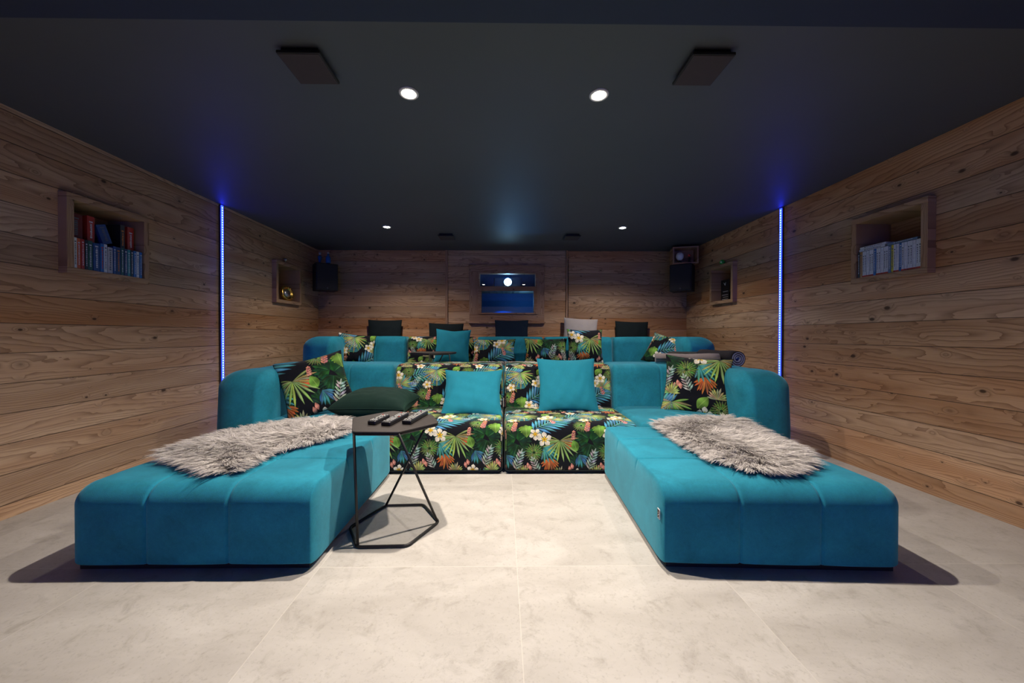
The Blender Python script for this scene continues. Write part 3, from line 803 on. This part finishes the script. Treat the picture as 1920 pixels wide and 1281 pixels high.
# ------------------------------------------------------------------ film and game cases
def cmat(rgb): return plain('case_%d_%d_%d' % tuple(int(v*100) for v in rgb), rgb, 0.3, var=0.12, scale=60)
CM = {'white': cmat((.62, .65, .72)), 'grey': cmat((.42, .42, .48)), 'black': cmat((.02, .02, .025)), 'tan': cmat((.45, .24, .05)), 'blue': cmat((.02, .13, .42)),
      'bluegrey': cmat((.12, .20, .30)), 'yellow': cmat((.62, .55, .03)), 'red': cmat((.42, .03, .02)), 'orange': cmat((.55, .10, .03)), 'navy': cmat((.015, .03, .12)),
      'green': cmat((.02, .09, .08)), 'teal': cmat((.02, .22, .26)), 'darkred': cmat((.13, .01, .012)), 'darkblue': cmat((.02, .06, .22))}
CD = 0.125
def case_proto(nm, cm, th, hgt, pm, foot=None, title=(0.25, 0.75), seed=0):
    """spine faces local -X; th along Y"""
    r = random.Random(seed)
    root = thing(nm, '', 'case')
    MB().box(0.0015, CD, -th/2*0.96, th/2*0.96, 0, hgt).build('case_shell', cm, root, bevel=0.0012, seg=1)
    mb = MB(); z = hgt*title[0]
    while z < hgt*title[1]:
        l = r.uniform(0.004, 0.011); mb.box(0.0008, 0.0016, -th*0.15, th*r.uniform(0.05, 0.16), z, z+l); z += l + 0.0035
    mb.box(0.0008, 0.0016, -th*0.22, th*0.22, z+0.004, z+0.012)
    mb.build('spine_print', pm, root)
    if foot: MB().box(0.0, 0.0017, -th*0.47, th*0.47, 0.0, 0.010).build('spine_foot', foot, root)
    return root
dark_print = plain('dark_print', (.10, .11, .16), 0.5); light_print = plain('light_print', (.55, .55, .60), 0.5); red_print = plain('red_print', (.5, .05, .03), 0.5); orange_print = plain('orange_print', (.6, .2, .03), 0.5)
ORD = ['first', 'second', 'third', 'fourth', 'fifth', 'sixth', 'seventh', 'eighth']
# right niche: seen from the camera, far (left) to near (right)
seq = ['black', 'tan'] + ['white']*5 + ['blue'] + ['white']*5 + ['bluegrey', 'yellow'] + ['white']*2 + ['blue2'] + ['white']*7
th = 0.0156; protos = {}
yst = 2.568 - BD - 0.003
runs = {'tan': 'right of the tan case', 'blue': 'right of the far blue case', 'bluegrey': 'x', 'yellow': 'right of the yellow case', 'blue2': 'right of the near blue case'}
special = {'black': 'black game case at the far left end of the right wall niche', 'tan': 'tan game case beside the black one in the right wall niche',
           'blue': 'blue game case among the far white ones in the right wall niche', 'bluegrey': 'blue grey game case left of the yellow one in the right wall niche',
           'yellow': 'yellow game case in the right wall niche', 'blue2': 'blue game case between the yellow one and the nearest white ones, right niche'}
last = None; cnt = 0
for i, k in enumerate(seq):
    y = yst - th*(i+0.5)
    if k == 'white':
        cnt += 1
        if 'white' not in protos:
            o = protos['white'] = case_proto('game_case', CM['white'], th, 0.178, dark_print, red_print, (0.2, 0.7), 3)
            o2 = None
        elif i % 3 == 1:
            o = copy_tree(protos['white2']) if 'white2' in protos else case_proto('game_case', CM['white'], th, 0.178, light_print, red_print, (0.35, 0.8), 8)
            protos.setdefault('white2', o)
        else: o = copy_tree(protos['white'])
        lab = 'white game case in the right niche, the %s %s' % (ORD[cnt-1], runs[last])
    else:
        cnt = 0; last = k if k in runs else last
        kk = 'blue' if k == 'blue2' else k
        o = case_proto('game_case', CM[kk], th, 0.178, dark_print if kk in ('tan', 'yellow') else light_print, None, (0.15, 0.8), i)
        lab = special[k]
    o.location = (2.508 + 0.004*((i*7) % 3)/3, y, 1.320 + BD + 0.001)
    o['label'] = lab; o['category'] = 'case'; o['group'] = 'game cases in the right wall niche'
# cases lying flat on the row
for i, (yc, zc, kk, lab) in enumerate(((2.437, 0.0, 'white', 'white game case lying flat on the far white cases, undermost of two, right niche'), (2.432, 0.0158, 'white', 'white game case lying flat, topmost of two, over the far white cases, right niche'),
                                       (2.250, 0.0, 'bluegrey', 'blue grey game case lying flat over the yellow case, right niche'))):
    o = case_proto('game_case', CM[kk], 0.0150, 0.172, dark_print if kk == 'white' else light_print, None, (0.15, 0.7), 40+i)
    o.rotation_euler = (math.radians(-90), 0, 0)
    o.location = (2.512, yc-0.086, 1.320 + BD + 0.1805 + 0.0085 + zc)
    o['label'] = lab; o['category'] = 'case'; o['group'] = 'game cases in the right wall niche'
# left niche, near (left) to far (right); spines face +X
L = [('white', .016, 'dark', 'white film case at the near left end of the left wall niche'), ('orange', .018, 'light', 'orange red film case second from the near end of the left niche'),
     ('red', .017, 'light', 'red film case third from the near end of the left niche'), ('black', .015, 'light', 'slim black film case between the red one and the green black one, left niche'),
     ('green', .024, 'light', 'green black film case with white title left of the wide blue one, left niche'), ('darkblue', .034, 'light', 'wide dark blue box set below the tall red book, left niche'),
     ('blue', .020, 'red', 'blue film case with red print beside the wide blue box set, left niche'), ('white', .018, 'dark', 'narrow white film case in the middle of the left niche row'),
     ('grey', .028, 'dark', 'wide pale grey film case in the middle of the left niche row'), ('darkblue', .017, 'light', 'dark blue film case right of the wide pale grey one, left niche'),
     ('navy', .026, 'orange', 'navy film case with orange title in the left niche'), ('green', .017, 'light', 'green black film case right of the orange titled one, left niche'),
     ('navy', .020, 'light', 'navy film case left of the teal one, left niche'), ('teal', .018, 'light', 'teal film case in the left niche'),
     ('black', .016, 'light', 'black film case right of the teal one, left niche'), ('blue', .018, 'light', 'blue film case left of the far pale one, left niche'),
     ('white', .018, 'dark', 'pale film case last but one at the far end of the left niche'), ('blue', .018, 'light', 'blue film case at the far end of the left niche')]
pm = {'dark': dark_print, 'light': light_print, 'red': red_print, 'orange': orange_print}
tot = sum(a[1] for a in L); sc_ = (0.480-2*BD-0.006)/tot; y = 2.093+BD+0.003
for i, (kk, w_, p_, lab) in enumerate(L):
    w_ *= sc_; hg = 0.178 if kk != 'grey' else 0.165
    if i in (5,): hg = 0.172
    o = case_proto('film_case', CM[kk], w_*0.97, hg, pm[p_], None, (0.12, 0.8), 60+i)
    o.rotation_euler = (0, 0, PI); o.location = (-2.507 - 0.003*((i*5) % 3)/3, y + w_/2, 1.302 + BD + 0.001); y += w_
    o['label'] = lab; o['category'] = 'case'; o['group'] = 'film cases in the left wall niche'
ztop = 1.302 + BD + 0.181
for (kk, yc, w_, hg, p_, rx_, lab) in (('darkred', 2.175, 0.075, 0.150, 'dark', 0, 'dark red box standing on the near film cases, left niche'), ('red', 2.255, 0.042, 0.158, 'light', 0, 'tall red book with pale title standing on the film cases, left niche'),
                                  ('darkblue', 2.350, 0.060, 0.120, 'dark', -0.35, 'dark blue grey case leaning at a slant on the film cases, left niche'), ('black', 2.440, 0.030, 0.160, 'orange', 0, 'black book with yellow print beside the far red one, left niche'),
                                  ('red', 2.492, 0.044, 0.160, 'light', 0, 'bright red book with white title at the upper far end of the left niche')):
    o = case_proto('book', CM[kk], w_, hg, pm[p_], None, (0.15, 0.7), int(yc*1000))
    o.rotation_euler = (rx_, 0, PI); o.location = (-2.545, yc, ztop + (0.012 if rx_ else 0))
    o['label'] = lab; o['category'] = 'book'; o['group'] = 'books stacked above the film cases'

# ------------------------------------------------------------------ sofas
def care_tag(parent, x, y, z, sx=1, w=0.020, h=0.034, dark=False):
    """small woven tag, black with a pale border, sewn to a side seam; faces +-X"""
    t0 = MB().box(min(x, x+sx*0.002), max(x, x+sx*0.002), y, y+w, z, z+h).build('woven_tag', M['alu' if dark else 'tag_white'], parent)
    MB().box(min(x+sx*0.001, x+sx*0.003), max(x+sx*0.001, x+sx*0.003), y+0.002, y+w-0.002, z+0.003, z+h-0.003).build('tag_face', M['tag_black'], t0)
    mb = MB()
    for k in range(4): mb.box(min(x+sx*0.002, x+sx*0.0036), max(x+sx*0.002, x+sx*0.0036), y+0.004+(k % 2)*0.006, y+0.008+(k % 2)*0.005, z+0.006+k*0.006, z+0.009+k*0.006)
    mb.build('tag_marks', M['tag_white'], t0)

def ottoman(label, x0, x1, y0, y1, rz, inner, px, py, tagged=False):
    r = thing('ottoman', label, 'ottoman', (px, py, 0), rz)
    W = x1-x0; D = y1-y0
    rxx = (0.070, 0.014) if inner > 0 else (0.014, 0.070)
    def slump(p):
        k = np.clip(1-p[:, 2]/0.30, 0, 1)
        p[:, 1] += 0.0
        return p
    rbox('upholstered_block', x0, x1, y0, y1, 0.022, 0.340, rxx, (0.075, 0.06), (0.018, 0.075), (16, 16, 10),
         sx=(x0+W*0.325, x0+W*0.655), sy=(y0+D*0.33, y0+D*0.665), mat=M['teal'], parent=r, groove=0.006, puff=0.0035, crown=0.004, m=7, topseam=True)
    MB().box(x0+0.03, x1-0.03, y0+0.03, y1-0.03, 0.0, 0.024).build('plinth', M['black_base'], r)
    xs_ = x1-0.004 if inner > 0 else x0+0.004      # piping down the inner front corner and along the top
    mb = MB(); pts = [(xs_, y0+0.022, 0.03), (xs_, y0+0.012, 0.16), (xs_, y0+0.020, 0.262)]
    for k in range(9):
        a = k/8*PI/2; pts.append((xs_, y0+0.075-0.066*math.cos(a)+0.010*(1-k/8), 0.268+0.066*math.sin(a)))
    pts += [(xs_-0.012*(1 if inner > 0 else -1), y0+0.4, 0.334), (xs_-0.012*(1 if inner > 0 else -1), y1-0.1, 0.334)]
    mb.path([( p[0]-(0.010*(1 if inner > 0 else -1)), p[1]-0.004, p[2]) for p in pts], 0.003, False, 6)
    mb.build('piping', M['teal'], r)
    if tagged: care_tag(r, x0-0.002, y0+0.012, 0.200, -1, 0.022, 0.040)
    return r
ottoman('teal velvet ottoman on the left, half under a sheepskin, beside the black side table', -1.738, -0.757, 1.435, 2.43, 0, 1, 0, 0)
ottoman('teal velvet ottoman on the right with an oval sheepskin, nearest the right wall', 0, 0.962, 0, 0.99, math.radians(-2.4), -1, 0.636, 1.432, True)

def seat_block(r, x0, x1, y0, y1, z0, z1, mat, uvo=(0, 0), rx=(.03, .03), seams=(), sy=()):
    return rbox('seat', x0, x1, y0, y1, z0, z1, rx, (0.06, 0.03), (0.02, 0.06), (14, 12, 8), sx=seams, sy=sy, mat=mat, parent=r, uvo=uvo, crown=0.012, puff=0.004)
def back_block(r, x0, x1, y0, y1, z0, z1, mat, uvo=(0, 0), rx=(.03, .03), seams=(), sz=(), rt=0.075):
    def lean(p):
        k = (p[:, 2]-z0)/(z1-z0); f_ = np.clip((y1-p[:, 1])/(y1-y0), 0, 1)
        p[:, 1] += 0.05*k*f_
        return p
    return rbox('backrest', x0, x1, y0, y1, z0, z1, rx, (rt, 0.05), (0.02, rt), (14, 8, 10), sx=seams, sz=sz, mat=mat, parent=r, uvo=uvo, puff=0.005, crown=0.006, fn=lean)
def piping_frame(r, x0, x1, y, z0, z1, mat):
    mb = MB(); c = 0.02
    pts = [(x0+c, y, z0), (x1-c, y, z0), (x1-0.006, y, z0+0.006), (x1, y, z0+c), (x1, y, z1)]
    mb.path(pts, 0.003, False, 6).path([(x0+c, y, z0), (x0+0.006, y, z0+0.006), (x0, y, z0+c), (x0, y, z1)], 0.003, False, 6)
    mb.build('piping', mat, r)
def module(name, label, x0, x1, y0, yb, y1, zb, mat, arm=0, uvo=(0, 0), top=0.695, seat_h=0.345, group=None, seams=(), bseams=(), tagside=0, armtop=None, sy=()):
    """modular sofa element: plinth, seat, backrest, and for corner elements a side armrest; arm -1 left, +1 right"""
    r = thing(name, label, 'sofa', ((x0+x1)/2, y0, zb), 0, group)
    cx = (x0+x1)/2
    X0, X1 = x0-cx, x1-cx; D = y1-y0; B = yb-y0; AW = 0.36
    sx0, sx1 = X0, X1
    if arm < 0: sx0 = X0+AW-0.03
    if arm > 0: sx1 = X1-AW+0.03
    seat_block(r, sx0+.002, sx1-.002, 0, B+0.04, 0.018, seat_h, mat, uvo, seams=[s-cx for s in seams], sy=sy)
    back_block(r, X0+.002, X1-.002, B, D, seat_h-0.20, top, mat, (uvo[0], uvo[1]-0.05), seams=[s-cx for s in bseams])
    if arm:
        a0, a1 = (X0, X0+AW) if arm < 0 else (X1-AW, X1)
        rr = (0.17, 0.06) if arm < 0 else (0.06, 0.17)
        def f(p):
            k = np.clip((p[:, 2]-0.3)/0.4, 0, 1)
            p[:, 0] += -arm*0.0*k
            p[:, 1] += 0.03*k*np.clip(1-p[:, 1]/0.3, 0, 1)
            return p
        rbox('armrest', a0, a1, 0.0, B+0.10, 0.018, (armtop or top)-0.004, rr, (0.13, 0.05), (0.02, 0.12), (8, 14, 12), sy=(0.33,), mat=mat, parent=r, fn=f, puff=0.006, crown=0.006)
    MB().box(X0+0.03, X1-0.03, 0.03, D-0.03, 0.0, 0.02).build('plinth', M['black_base'], r)
    if tagside:
        xx = X1 if tagside > 0 else X0
        care_tag(r, xx+tagside*0.001, (0.13 if arm else 0.02), (0.54 if arm else 0.20), tagside, 0.02, 0.034, bool(arm))
    if mat is M['tropic']: piping_frame(r, X0+0.006, X1-0.006, 0.004, 0.024, 0.27, M['black_cloth'])
    return r
# front row
FY0, FYB, FY1 = 2.44, 3.01, 3.42
module('sofa_module', 'tropical leaf print sofa seat, left of centre in the front row', -0.925, 0.0, FY0, FYB, FY1, 0, M['tropic'], 0, (0.30, 0.0), tagside=-1)
module('sofa_module', 'tropical leaf print sofa seat, right of centre in the front row', 0.004, 0.930, FY0, FYB, FY1, 0, M['tropic'], 0, (0.52, 0.03))
module('corner_sofa_module', 'teal velvet corner sofa element at the left end of the front row', -2.000, -0.929, FY0, FYB, FY1, 0, M['teal'], -1, seams=(-1.28,), bseams=(-1.30,))
module('corner_sofa_module', 'teal velvet corner sofa element at the right end of the front row', 0.934, 2.040, FY0, FYB, FY1, 0, M['teal'], 1, seams=(1.30,), bseams=(1.34,), tagside=1)
# rear row on the platform
RZ = 0.26; RY0, RYB, RY1 = 3.93, 4.50, 4.76; RT = 0.668
module('corner_sofa_module', 'teal velvet corner sofa element at the left end of the rear row', -2.235, -1.222, RY0, RYB, RY1, RZ, M['teal'], -1, top=RT, bseams=(-1.60,))
module('sofa_module', 'tropical leaf print sofa element of the rear row behind the small side table', -1.218, -0.345, RY0, RYB, RY1, RZ, M['tropic'], 0, (0.12, 0.30), top=RT)
module('sofa_module', 'teal velvet sofa element in the centre of the rear row under the projector', -0.341, 0.515, RY0, RYB, RY1, RZ, M['teal'], 0, top=RT)
module('sofa_module', 'teal velvet sofa element of the rear row in front of the grey linen pillow', 0.519, 1.390, RY0, RYB, RY1, RZ, M['teal'], 0, top=RT)
module('corner_sofa_module', 'teal velvet corner sofa element at the right end of the rear row', 1.394, 2.385, RY0, RYB, RY1, RZ, M['teal'], 1, top=RT, tagside=1)
# ledge behind the rear row that carries the wall pillows
structure(MB().box(-2.2, 2.3, 4.80, Y1-0.03, RZ, 0.80).build('trim_5', M['wall_b']))

# ------------------------------------------------------------------ pillows
R = math.radians
pillow('throw_pillow', 'large tropical print pillow leaning on the left arm of the front row', M['tropic'], 0.47, 0.46, 0.15, (-1.415, 2.735, 0.570), R(-24), R(26), R(-14), 11, uvo=(0.05, 0.22), seam=M['black_cloth'])
pillow('throw_pillow', 'teal velvet pillow slumped low on the front left tropical seat', M['teal_pillow'], 0.47, 0.42, 0.15, (-0.243, 2.845, 0.495), R(-38), 0, R(0), 12, pull=0.10)
pillow('throw_pillow', 'teal velvet pillow standing tall on the front right tropical seat', M['teal_pillow'], 0.475, 0.445, 0.13, (0.515, 2.90, 0.548), R(-22), R(0), R(0), 13, pull=0.08)
pillow('throw_pillow', 'large tropical print pillow leaning on the right arm of the front row', M['tropic'], 0.48, 0.47, 0.15, (1.525, 2.83, 0.555), R(-20), R(-30), R(3), 14, uvo=(0.32, 0.10), seam=M['black_cloth'])
pillow('throw_pillow', 'dark green velvet pillow lying flat behind the side table', M['dark_green'], 0.54, 0.44, 0.22, (-0.955, 2.735, 0.435), R(-88), R(-2), R(0), 15, pull=0.10, fat=0.42)
pillow('throw_pillow', 'tropical print pillow leaning on the left arm of the rear row', M['tropic'], 0.43, 0.37, 0.13, (-1.775, 4.36, 0.785), R(-18), R(24), R(6), 16, uvo=(0.22, 0.50), seam=M['black_cloth'])
pillow('throw_pillow', 'teal velvet pillow on the rear row tropical element', M['teal_pillow'], 0.425, 0.42, 0.15, (-0.618, 4.38, 0.815), R(-14), 0, R(2), 17, dent=0.006)
pillow('lumbar_pillow', 'low tropical print pillow in the centre of the rear row, left of its twin', M['tropic'], 0.53, 0.30, 0.13, (-0.115, 4.40, 0.757), R(-16), 0, 0, 18, uvo=(0.30, 0.45), seam=M['black_cloth'])
pillow('lumbar_pillow', 'low tropical print pillow in the rear row, below left of the grey linen pillow', M['tropic'], 0.53, 0.31, 0.13, (0.520, 4.40, 0.762), R(-16), 0, 0, 19, uvo=(0.10, 0.15), seam=M['black_cloth'])
pillow('throw_pillow', 'square tropical print pillow in front of the grey linen pillow', M['tropic'], 0.435, 0.43, 0.14, (0.990, 4.355, 0.815), R(-14), 0, R(1), 20, uvo=(0.40, 0.20), seam=M['black_cloth'])
pillow('throw_pillow', 'tropical print pillow tilted against the right arm of the rear row', M['tropic'], 0.42, 0.40, 0.13, (1.935, 4.33, 0.765), R(-26), R(-44), R(16), 21, uvo=(0.28, 0.38), seam=M['black_cloth'])
G = 'pillows along the back wall'
WP = 4.885
for (x, z, w_, h_, m_, rx_, ry_, lab, sd) in ((-1.605, 0.975, 0.455, 0.36, 'black_cloth', -5, 0, 'black pillow by the back wall, behind the rear left corner element', 31), (-0.780, 0.930, 0.47, 0.36, 'black_cloth', -5, 1, 'black pillow by the back wall, partly behind the teal pillow', 32),
                                             (0.110, 0.975, 0.455, 0.36, 'navy_cloth', -5, 0, 'dark navy pillow by the back wall, below the projector window', 33), (1.045, 0.995, 0.46, 0.37, 'linen', -5, 3, 'light grey linen pillow by the back wall', 34),
                                             (1.745, 0.960, 0.45, 0.36, 'black_cloth', -5, 1.5, 'black pillow by the back wall, right of the grey linen pillow', 35)):
    pillow('wall_pillow', lab, M[m_], w_, h_, 0.10, (x, WP, z), R(rx_), 0, R(ry_), sd, G, N=20, pull=0.05)

# ------------------------------------------------------------------ sheepskins
def in_poly(P_, poly):
    x, y = P_[:, 0], P_[:, 1]; c = np.zeros(len(P_), bool); n = len(poly)
    for i in range(n):
        x0, y0 = poly[i]; x1, y1 = poly[(i+1) % n]
        m = ((y0 > y) != (y1 > y)) & (x < (x1-x0)*(y-y0)/(y1-y0+1e-12) + x0); c ^= m
    return c
def sheepskin(label, outline, surf, clumps, seed, hair=0.070, per=16, flow=(0, -1), wid=0.0012):
    r = np.random.default_rng(seed)
    poly = np.array(outline); cen = poly.mean(0)
    root = thing('sheepskin_rug', label, 'sheepskin', (cen[0], cen[1], surf))
    mb = MB(); mb.prism([(p[0]-cen[0], p[1]-cen[1]) for p in (poly-cen)*0.93+cen], 0.001, 0.010); mb.build('hide', M['hide'], root)
    lo, hi = poly.min(0), poly.max(0); pts = np.zeros((0, 2))
    shr = (poly-cen)*0.95+cen
    while len(pts) < clumps:
        q = r.uniform(lo, hi, (clumps, 2)); pts = np.vstack([pts, q[in_poly(q, shr)]])
    pts = pts[:clumps]
    out = (pts-cen); out /= np.linalg.norm(out, axis=1, keepdims=True)+1e-6
    # distance to the outline decides how far the locks splay outwards
    dmin = np.full(len(pts), 9.0)
    for i in range(len(poly)):
        a = poly[i]; b = poly[(i+1) % len(poly)]; ab = b-a
        t = np.clip(((pts-a)@ab)/(ab@ab), 0, 1); dd = np.linalg.norm(pts-(a+t[:, None]*ab), axis=1)
        near = dd < dmin; nrm = np.array([ab[1], -ab[0]]); nrm = nrm/np.linalg.norm(nrm)
        if nrm@(a-cen) < 0: nrm = -nrm
        out[near] = nrm; dmin = np.minimum(dmin, dd)
    k = np.clip(1-dmin/0.10, 0, 1)[:, None]
    ph = pts[:, 0]*9 + np.sin(pts[:, 1]*7)*2
    swirl = np.stack([np.cos(ph), np.sin(ph)], -1)
    d = out*(0.35+k) + np.array(flow)[None]*0.45 + swirl*0.45*(1-k) + r.normal(0, 0.22, (clumps, 2))
    d /= np.linalg.norm(d, axis=1, keepdims=True)
    Lc = hair*r.uniform(0.7, 1.35, clumps)*(1+0.12*k[:, 0]); up = r.uniform(0.20, 0.62, clumps)*(1-0.55*k[:, 0])
    N = clumps*per
    ci = np.repeat(np.arange(clumps), per)
    root2 = pts[ci] + r.normal(0, 0.012, (N, 2)); tip = np.zeros((N, 3))
    LL = Lc[ci]*r.uniform(0.75, 1.15, N)
    tip[:, :2] = pts[ci] + d[ci]*LL[:, None] + r.normal(0, 0.0105, (N, 2)); tip[:, 2] = up[ci]*LL*0.75 + 0.012 + r.normal(0, 0.003, N)
    p0 = np.concatenate([root2, np.full((N, 1), 0.006)], 1)
    mid = p0*0.5 + tip*0.5; mid[:, 2] += LL*0.26; mid[:, :2] += r.normal(0, 0.003, (N, 2))
    segs = []
    for t in (0, 0.33, 0.66, 1.0):
        segs.append((1-t)**2*p0 + 2*t*(1-t)*mid + t*t*tip)
    side = np.stack([-d[ci][:, 1], d[ci][:, 0], r.uniform(-.5, .5, N)], -1); side /= np.linalg.norm(side, axis=1, keepdims=True)
    V = np.zeros((N, 8, 3))
    for i, (s_, w_) in enumerate(zip(segs, (1.0, 1.0, 0.75, 0.15))):
        V[:, 2*i] = s_ - side*wid*w_; V[:, 2*i+1] = s_ + side*wid*w_
    V[:, :, :2] -= cen
    b = np.arange(N)[:, None]*8
    Fq = np.concatenate([np.stack([b+2*i, b+2*i+1, b+2*i+3, b+2*i+2], -1).reshape(-1, 4) for i in range(3)], 0)
    me = bpy.data.meshes.new('wool')
    me.vertices.add(N*8); me.vertices.foreach_set('co', V.reshape(-1))
    me.loops.add(len(Fq)*4); me.loops.foreach_set('vertex_index', Fq.reshape(-1).astype(np.int32))
    me.polygons.add(len(Fq)); me.polygons.foreach_set('loop_start', np.arange(len(Fq), dtype=np.int32)*4)
    me.polygons.foreach_set('loop_total', np.full(len(Fq), 4, dtype=np.int32))
    me.update(calc_edges=True); me.materials.append(M['wool'])
    for p_ in (): pass
    o = link_mesh('wool', me, root); o['kind'] = 'stuff'
    return root
sheepskin('long grey sheepskin draped diagonally over the left ottoman', [(-1.66, 1.76), (-1.64, 2.12), (-1.50, 2.34), (-1.31, 2.52), (-1.06, 2.46), (-0.95, 2.20), (-1.03, 1.98), (-1.17, 1.82), (-1.18, 1.65), (-1.16, 1.52), (-1.29, 1.57), (-1.46, 1.68)],
          0.346, 4200, 1, flow=(-0.5, -0.6))
sheepskin('oval grey sheepskin lying on the right ottoman', [(1.00, 2.36), (1.26, 2.47), (1.45, 2.54), (1.62, 2.52), (1.57, 2.30), (1.50, 2.03), (1.49, 1.80), (1.41, 1.67), (1.28, 1.56), (1.16, 1.52), (1.08, 1.54), (1.02, 1.62), (1.00, 1.80), (0.99, 2.04), (1.02, 2.24)],
          0.346, 4200, 2, flow=(0.3, -0.7))
sheepskin('pale sheepskin lying on the seat of the rear row centre', [(-0.40, 4.00), (0.50, 4.00), (0.52, 4.30), (-0.38, 4.30)], RZ+0.352, 700, 3, hair=0.035, per=10, wid=0.0026)

# ------------------------------------------------------------------ hexagonal side tables
TOP = [(-.131, -.208), (.077, -.212), (.226, -.036), (.156, .147), (-.087, .242), (-.243, .065)]
BOT = [(-.105, -.225), (.120, -.218), (.221, -.012), (.103, .173), (-.104, .164), (-.204, -.061)]
def rounded(poly, r, z=None, n=4):
    out = []
    for i in range(len(poly)):
        p = Vector(poly[i]); a = Vector(poly[i-1]); b = Vector(poly[(i+1) % len(poly)])
        A = p + (a-p).normalized()*r; B = p + (b-p).normalized()*r
        for k in range(n+1):
            t = k/n; q = A*(1-t)**2 + p*2*t*(1-t) + B*t*t
            out.append((q.x, q.y) if z is None else (q.x, q.y, z))
    return out
def hex_table(label, loc, rz=0.0, proto=None):
    if proto is not None:
        r = copy_tree(proto); r.location = loc; r.rotation_euler = (0, 0, rz); r['label'] = label; return r
    r = thing('side_table', label, 'side table', loc, rz, 'hexagonal side tables')
    H_ = 0.515
    MB().prism(rounded(TOP, 0.022), H_-0.008, H_).build('table_top', M['table_top'], r, bevel=0.002)
    rim = [(x*0.965, y*0.965) for x, y in TOP]
    MB().path(rounded(rim, 0.02, H_-0.014), 0.006).build('top_rail', M['black_metal'], r)
    MB().path(rounded(BOT, 0.022, 0.008), 0.0065).build('base_rail', M['black_metal'], r)
    for a, b in (((TOP[0][0]*.96, TOP[0][1]*.96), BOT[0]), ((TOP[1][0]*.96, TOP[1][1]*.96), BOT[2]), ((TOP[3][0]*.96, TOP[3][1]*.96), BOT[4])):
        b = (b[0]*0.97, b[1]*0.97)
        MB().tube((b[0], b[1], 0.008), (a[0], a[1], H_-0.010), 0.0062, 10).build('leg', M['black_metal'], r)
    return r
T1 = hex_table('black hexagonal side table carrying three remotes beside the left ottoman', (-0.545, 1.820, 0))
hex_table('black hexagonal side table standing between the rows, before the tropical rear element', (-0.70, 3.69, RZ), R(30), T1)
hex_table('black hexagonal side table mostly hidden behind the rolled blanket', (1.945, 3.69, RZ), R(10), T1)

# ------------------------------------------------------------------ remotes
def remote(label, loc, rz, L_, W_, rows, seed, redtop=False):
    rr = random.Random(seed)
    r = thing('remote_control', label, 'remote', loc, rz, 'remotes on the front side table')
    rbox('remote_body', -W_/2, W_/2, -L_/2, L_/2, 0, 0.020, (.006, .006), (.010, .010), (.005, .004), (3, 3, 2), mat=M['black_plastic'], parent=r, m=3)
    n = 0
    for i in range(rows):
        y = -L_/2 + 0.016 + i*(L_-0.03)/(rows-1)
        for j in range(3):
            if rr.random() < 0.12: continue
            x = (j-1)*W_*0.27
            m_ = M['red_plastic'] if (i == rows-1 and j == 0) or (redtop and i == rows//2 and j == 2) else M['button']
            MB().box(x-W_*0.075, x+W_*0.075, y-0.0026, y+0.0026, 0.0198, 0.0222).build('button', m_, r, bevel=0.0006, seg=1)
            n += 1
ZT = 0.5155
remote('short black remote, leftmost of the three on the side table', (-0.620, 1.800, ZT), R(-9), 0.150, 0.044, 10, 1)
remote('black remote with red and white keys, middle of the three on the side table', (-0.541, 1.812, ZT), R(-9), 0.215, 0.050, 14, 2, True)
remote('long black remote, rightmost of the three on the side table', (-0.450, 1.850, ZT), R(-9), 0.230, 0.050, 15, 3)

# ------------------------------------------------------------------ blankets on the right end of the front row
def roll(root, name, mat, r_off, th_, turns, length, step, flat=1.0, x0=0.0, grow=0.0):
    nseg = int(turns*36); mb = MB(); ring_in = []; ring_out = []
    for k in range(nseg+1):
        a = k/nseg*turns*2*PI; rr = 0.010 + step*a/(2*PI) + r_off
        ring_in.append((rr*math.cos(a), rr*math.sin(a))); rr += th_
        ring_out.append((rr*math.cos(a), rr*math.sin(a)))
    st = []
    for i in range(9):
        t = i/8; x = x0 + length*t; sq = 1 + grow*t; wob = 0.003*math.sin(t*9)
        st.append([[mb.bm.verts.new((x, p[0]*sq*(2-flat), p[1]*sq*flat + wob)) for p in R_] for R_ in (ring_in, ring_out)])
    for i in range(8):
        for w_ in (0, 1):
            for k in range(nseg): mb.bm.faces.new((st[i][w_][k], st[i][w_][k+1], st[i+1][w_][k+1], st[i+1][w_][k])).smooth = True
        for k in (0, nseg): mb.bm.faces.new((st[i][0][k], st[i][1][k], st[i+1][1][k], st[i+1][0][k]))
    for i in (0, 8):
        for k in range(nseg): mb.bm.faces.new((st[i][0][k], st[i][0][k+1], st[i][1][k+1], st[i][1][k]))
    return mb.build(name, mat, root)
gb1 = thing('folded_blanket', 'grey fleece blanket rolled flat along the back of the front right corner sofa', 'blanket', (1.365, 3.22, 0.744), R(-19))
roll(gb1, 'fleece', M['blanket_grey'], 0.0, 0.012, 2.5, 0.50, 0.0135, 0.80, grow=0.18)
bl = thing('rolled_blanket', 'rolled black and lilac blanket with spiral end on the right arm of the front row', 'blanket', (1.935, 2.945, 0.757), R(100))
roll(bl, 'lilac_layer', M['blanket_lilac'], 0.0, 0.0085, 2.9, 0.42, 0.0170, 0.95)
roll(bl, 'black_layer', M['blanket_black'], 0.0090, 0.0075, 2.9, 0.415, 0.0170, 0.95, x0=0.003)
